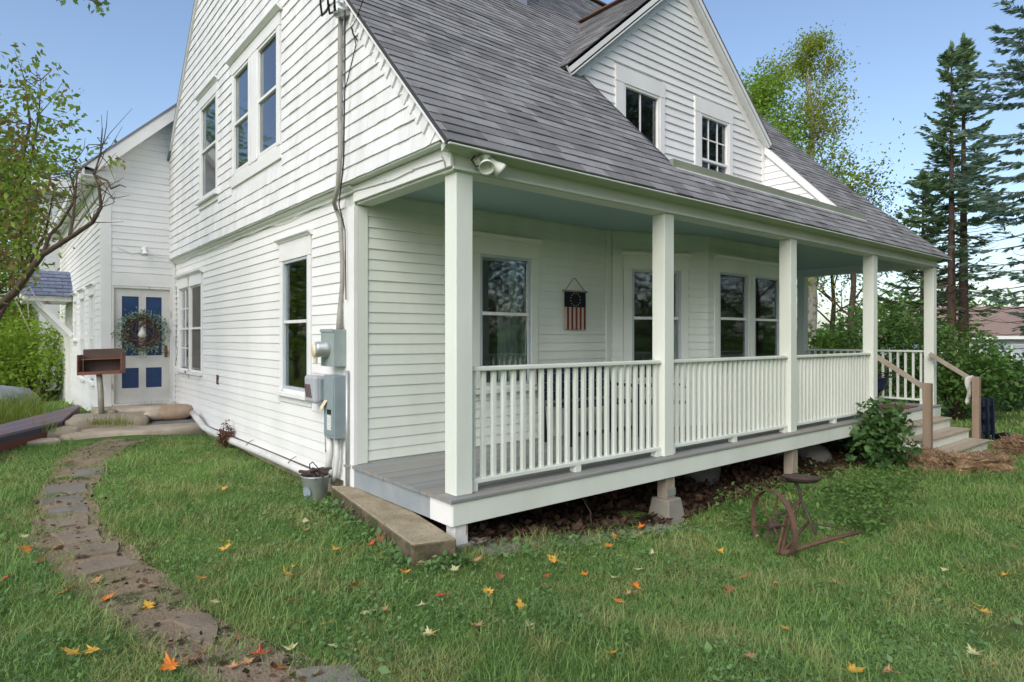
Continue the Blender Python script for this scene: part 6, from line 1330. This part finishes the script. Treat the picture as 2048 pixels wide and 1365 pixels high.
tag(fastmesh('gravel', V.reshape(-1, 3), (tri[None]+5*np.arange(n)[:, None, None]).reshape(-1, 3), np.repeat(r.random(n), 5), 'gravel', k=3), kind='stuff')
# pebbles and broken bits on the path
r = np.random.default_rng(13); n = 2600; i = r.integers(0, len(pp), n); q = pp[i]+sd_[i]*(r.uniform(-1, 1, n)*pw_[i])[:, None]+r.normal(0, .03, (n, 3)); q[:, 2] = ground_z(q[:, 0], q[:, 1])+.006; S = r.uniform(.003, .013, n)
V = (base[None]*S[:, None, None]*r.uniform(.6, 1.2, (n, 5, 1)))+q[:, None]; tag(fastmesh('path_pebbles', V.reshape(-1, 3), (tri[None]+5*np.arange(n)[:, None, None]).reshape(-1, 3), np.repeat(r.random(n), 5), 'path_brown', k=3), kind='stuff')
r = np.random.default_rng(15); n = 420; i = r.integers(0, len(pp), n); q = pp[i]+sd_[i]*(r.normal(0, .8, n)*pw_[i])[:, None]; q[:, 2] = ground_z(q[:, 0], q[:, 1])+r.uniform(.012, .03, n)
tag(leaves_mesh('path_debris', q, .045, 'litter', None, 18, aspect=.6, up=1.5), 'small brown leaf scraps scattered on the path', kind='stuff')
# weeds sprouting at the stoop and hatch
r = np.random.default_rng(14); st = []
for (x, y, n, s) in ((290, 822, 90, 8), (255, 818, 70, 7), (315, 820, 60, 8), (230, 812, 60, 5), (95, 862, 70, 12), (240, 850, 120, 18), (200, 850, 80, 14)):
    for k in range(n): p = PZ(x+r.normal(0, s), y+r.normal(0, 2), .24); st.append(p)
st = np.array(st); D = np.full(len(st), 11.); n = len(st); a = r.uniform(0, 6.28, n); h = r.uniform(.08, .22, n); s = np.stack([np.cos(a), np.sin(a), 0*a], 1)*.004; ln = np.stack([np.cos(a+1.5), np.sin(a+1.5), 0*a], 1)*(h*.5)[:, None]; up = np.array([0, 0, 1.])
V = np.stack([st-s, st+s, st+ln+up*h[:, None]], 1).reshape(-1, 3); tag(fastmesh('stoop_weeds', V, np.arange(3*n).reshape(-1, 3), np.repeat(r.random(n), 3), 'grass_tall', k=3), 'yellowish grass tufts growing between the stoop stones', kind='stuff')
tag(obj('thin_stem', MB().tube([GP(1183, 1062), GP(1183, 1062)+[.02, .03, .16], GP(1183, 1062)+[-.05, .10, .33]], [.010, .008, .006], 6), 'bark', smooth=True), 'thin bare stem standing in front of the porch skirt', 'stem')

# ---------------------------------------------------------------- fallen maple leaves
FL = [('orange', [(708, 1187), (650, 1265), (810, 1157), (1169, 1162), (1218, 1103), (1280, 1064), (1270, 1185), (48, 1110), (110, 1100), (212, 1203), (1488, 1167), (345, 1350), (1237, 1218), (130, 1197), (380, 1335), (1233, 1085), (405, 1170), (560, 1343)]),
      ('yellow', [(572, 1160), (1440, 1112), (1042, 1230), (150, 1325), (190, 1318), (1950, 1222), (1966, 1236), (2015, 1160), (1682, 1095), (452, 1095), (450, 1110), (300, 1215), (588, 1147), (1105, 1133), (975, 1197), (670, 1111), (1222, 1325), (450, 985), (860, 1285), (1570, 1272), (1706, 1360)]),
      ('tan', [(1554, 1178), (1668, 1178), (1725, 1176), (305, 1178), (190, 1166), (768, 1237), (957, 1268), (953, 1133), (1278, 1082), (1335, 1148), (2030, 1104), (495, 1332), (610, 1072), (470, 1340), (1258, 1202), (1450, 1190), (90, 1000), (585, 1218), (1500, 1330), (1980, 1347), (1775, 1360)]),
      ('pale', [(582, 1305), (430, 1220), (810, 1180), (1280, 1150), (1232, 1168), (860, 1285), (910, 1152), (1775, 1128), (845, 1226), (545, 970), (608, 1052), (50, 1085), (1890, 1150), (735, 1240), (1060, 1265), (1305, 1117), (665, 1310), (1950, 1322)]),
      ('brown', [(80, 1135), (475, 1285), (1458, 1190), (840, 1140), (1000, 1165), (600, 1265), (400, 1312), (1130, 1057), (285, 1222), (760, 1095), (1480, 1000), (1545, 1190)]),
      ('red', [(882, 1205), (1093, 1166), (12, 1170), (520, 1315), (745, 1096)])]
COLN = {'orange': ('leaf_orange', 'bright orange'), 'yellow': ('leaf_yellow', 'golden yellow'), 'tan': ('leaf_tan', 'faded tan'), 'pale': ('leaf_pale', 'pale green-yellow'), 'brown': ('leaf_brown', 'dry brown'), 'red': ('leaf_redfall', 'red')}
ORD = ['first', 'second', 'third', 'fourth', 'fifth', 'sixth', 'seventh', 'eighth', 'ninth', 'tenth', 'eleventh', 'twelfth', 'thirteenth', 'fourteenth', 'fifteenth', 'sixteenth', 'seventeenth', 'eighteenth', 'nineteenth', 'twentieth', 'twenty-first', 'twenty-second']
r = np.random.default_rng(21)
for cn, lst in FL:
    lst = sorted(lst)
    for i, (px, py) in enumerate(lst):
        p = GP(px, py+2); s = r.uniform(.042, .068)*(1.1 if cn in ('orange', 'yellow') else .92); a = r.uniform(0, 6.28); tilt = r.normal(0, .3, 2); cz = r.uniform(.2, 1.5)
        V = []
        for x, y in np.vstack([[0, 0], MLP*r.uniform(.85, 1.12, (len(MLP), 1))]):
            q = np.array([x*math.cos(a)-y*math.sin(a), x*math.sin(a)+y*math.cos(a)])*s; zz = tilt[0]*q[0]+tilt[1]*q[1]+cz*(x*x*.9+y*y*.25)*s*.6; V.append((q[0], q[1], zz))
        n = len(V)-1; m = MB(); m.add(V, [(0, k+1, (k+1) % n+1) for k in range(n)]); m.tube([(0, 0, 0), (.42*s*math.sin(a), -.42*s*math.cos(a), .004), (.95*s*math.sin(a), -.95*s*math.cos(a), .012)], .0012, 4, cap=False)
        o = obj('fallen_leaf', m, COLN[cn][0]); lift = .05 if path_dist(np.array([p[0]]), np.array([p[1]]))[0] > 1.1 else .022
        o.location = (p[0], p[1], p[2]+lift); tag(o, '%s fallen maple leaf on the lawn, %s of that colour from the left' % (COLN[cn][1], ORD[i]), 'leaf', 'fallen maple leaves')
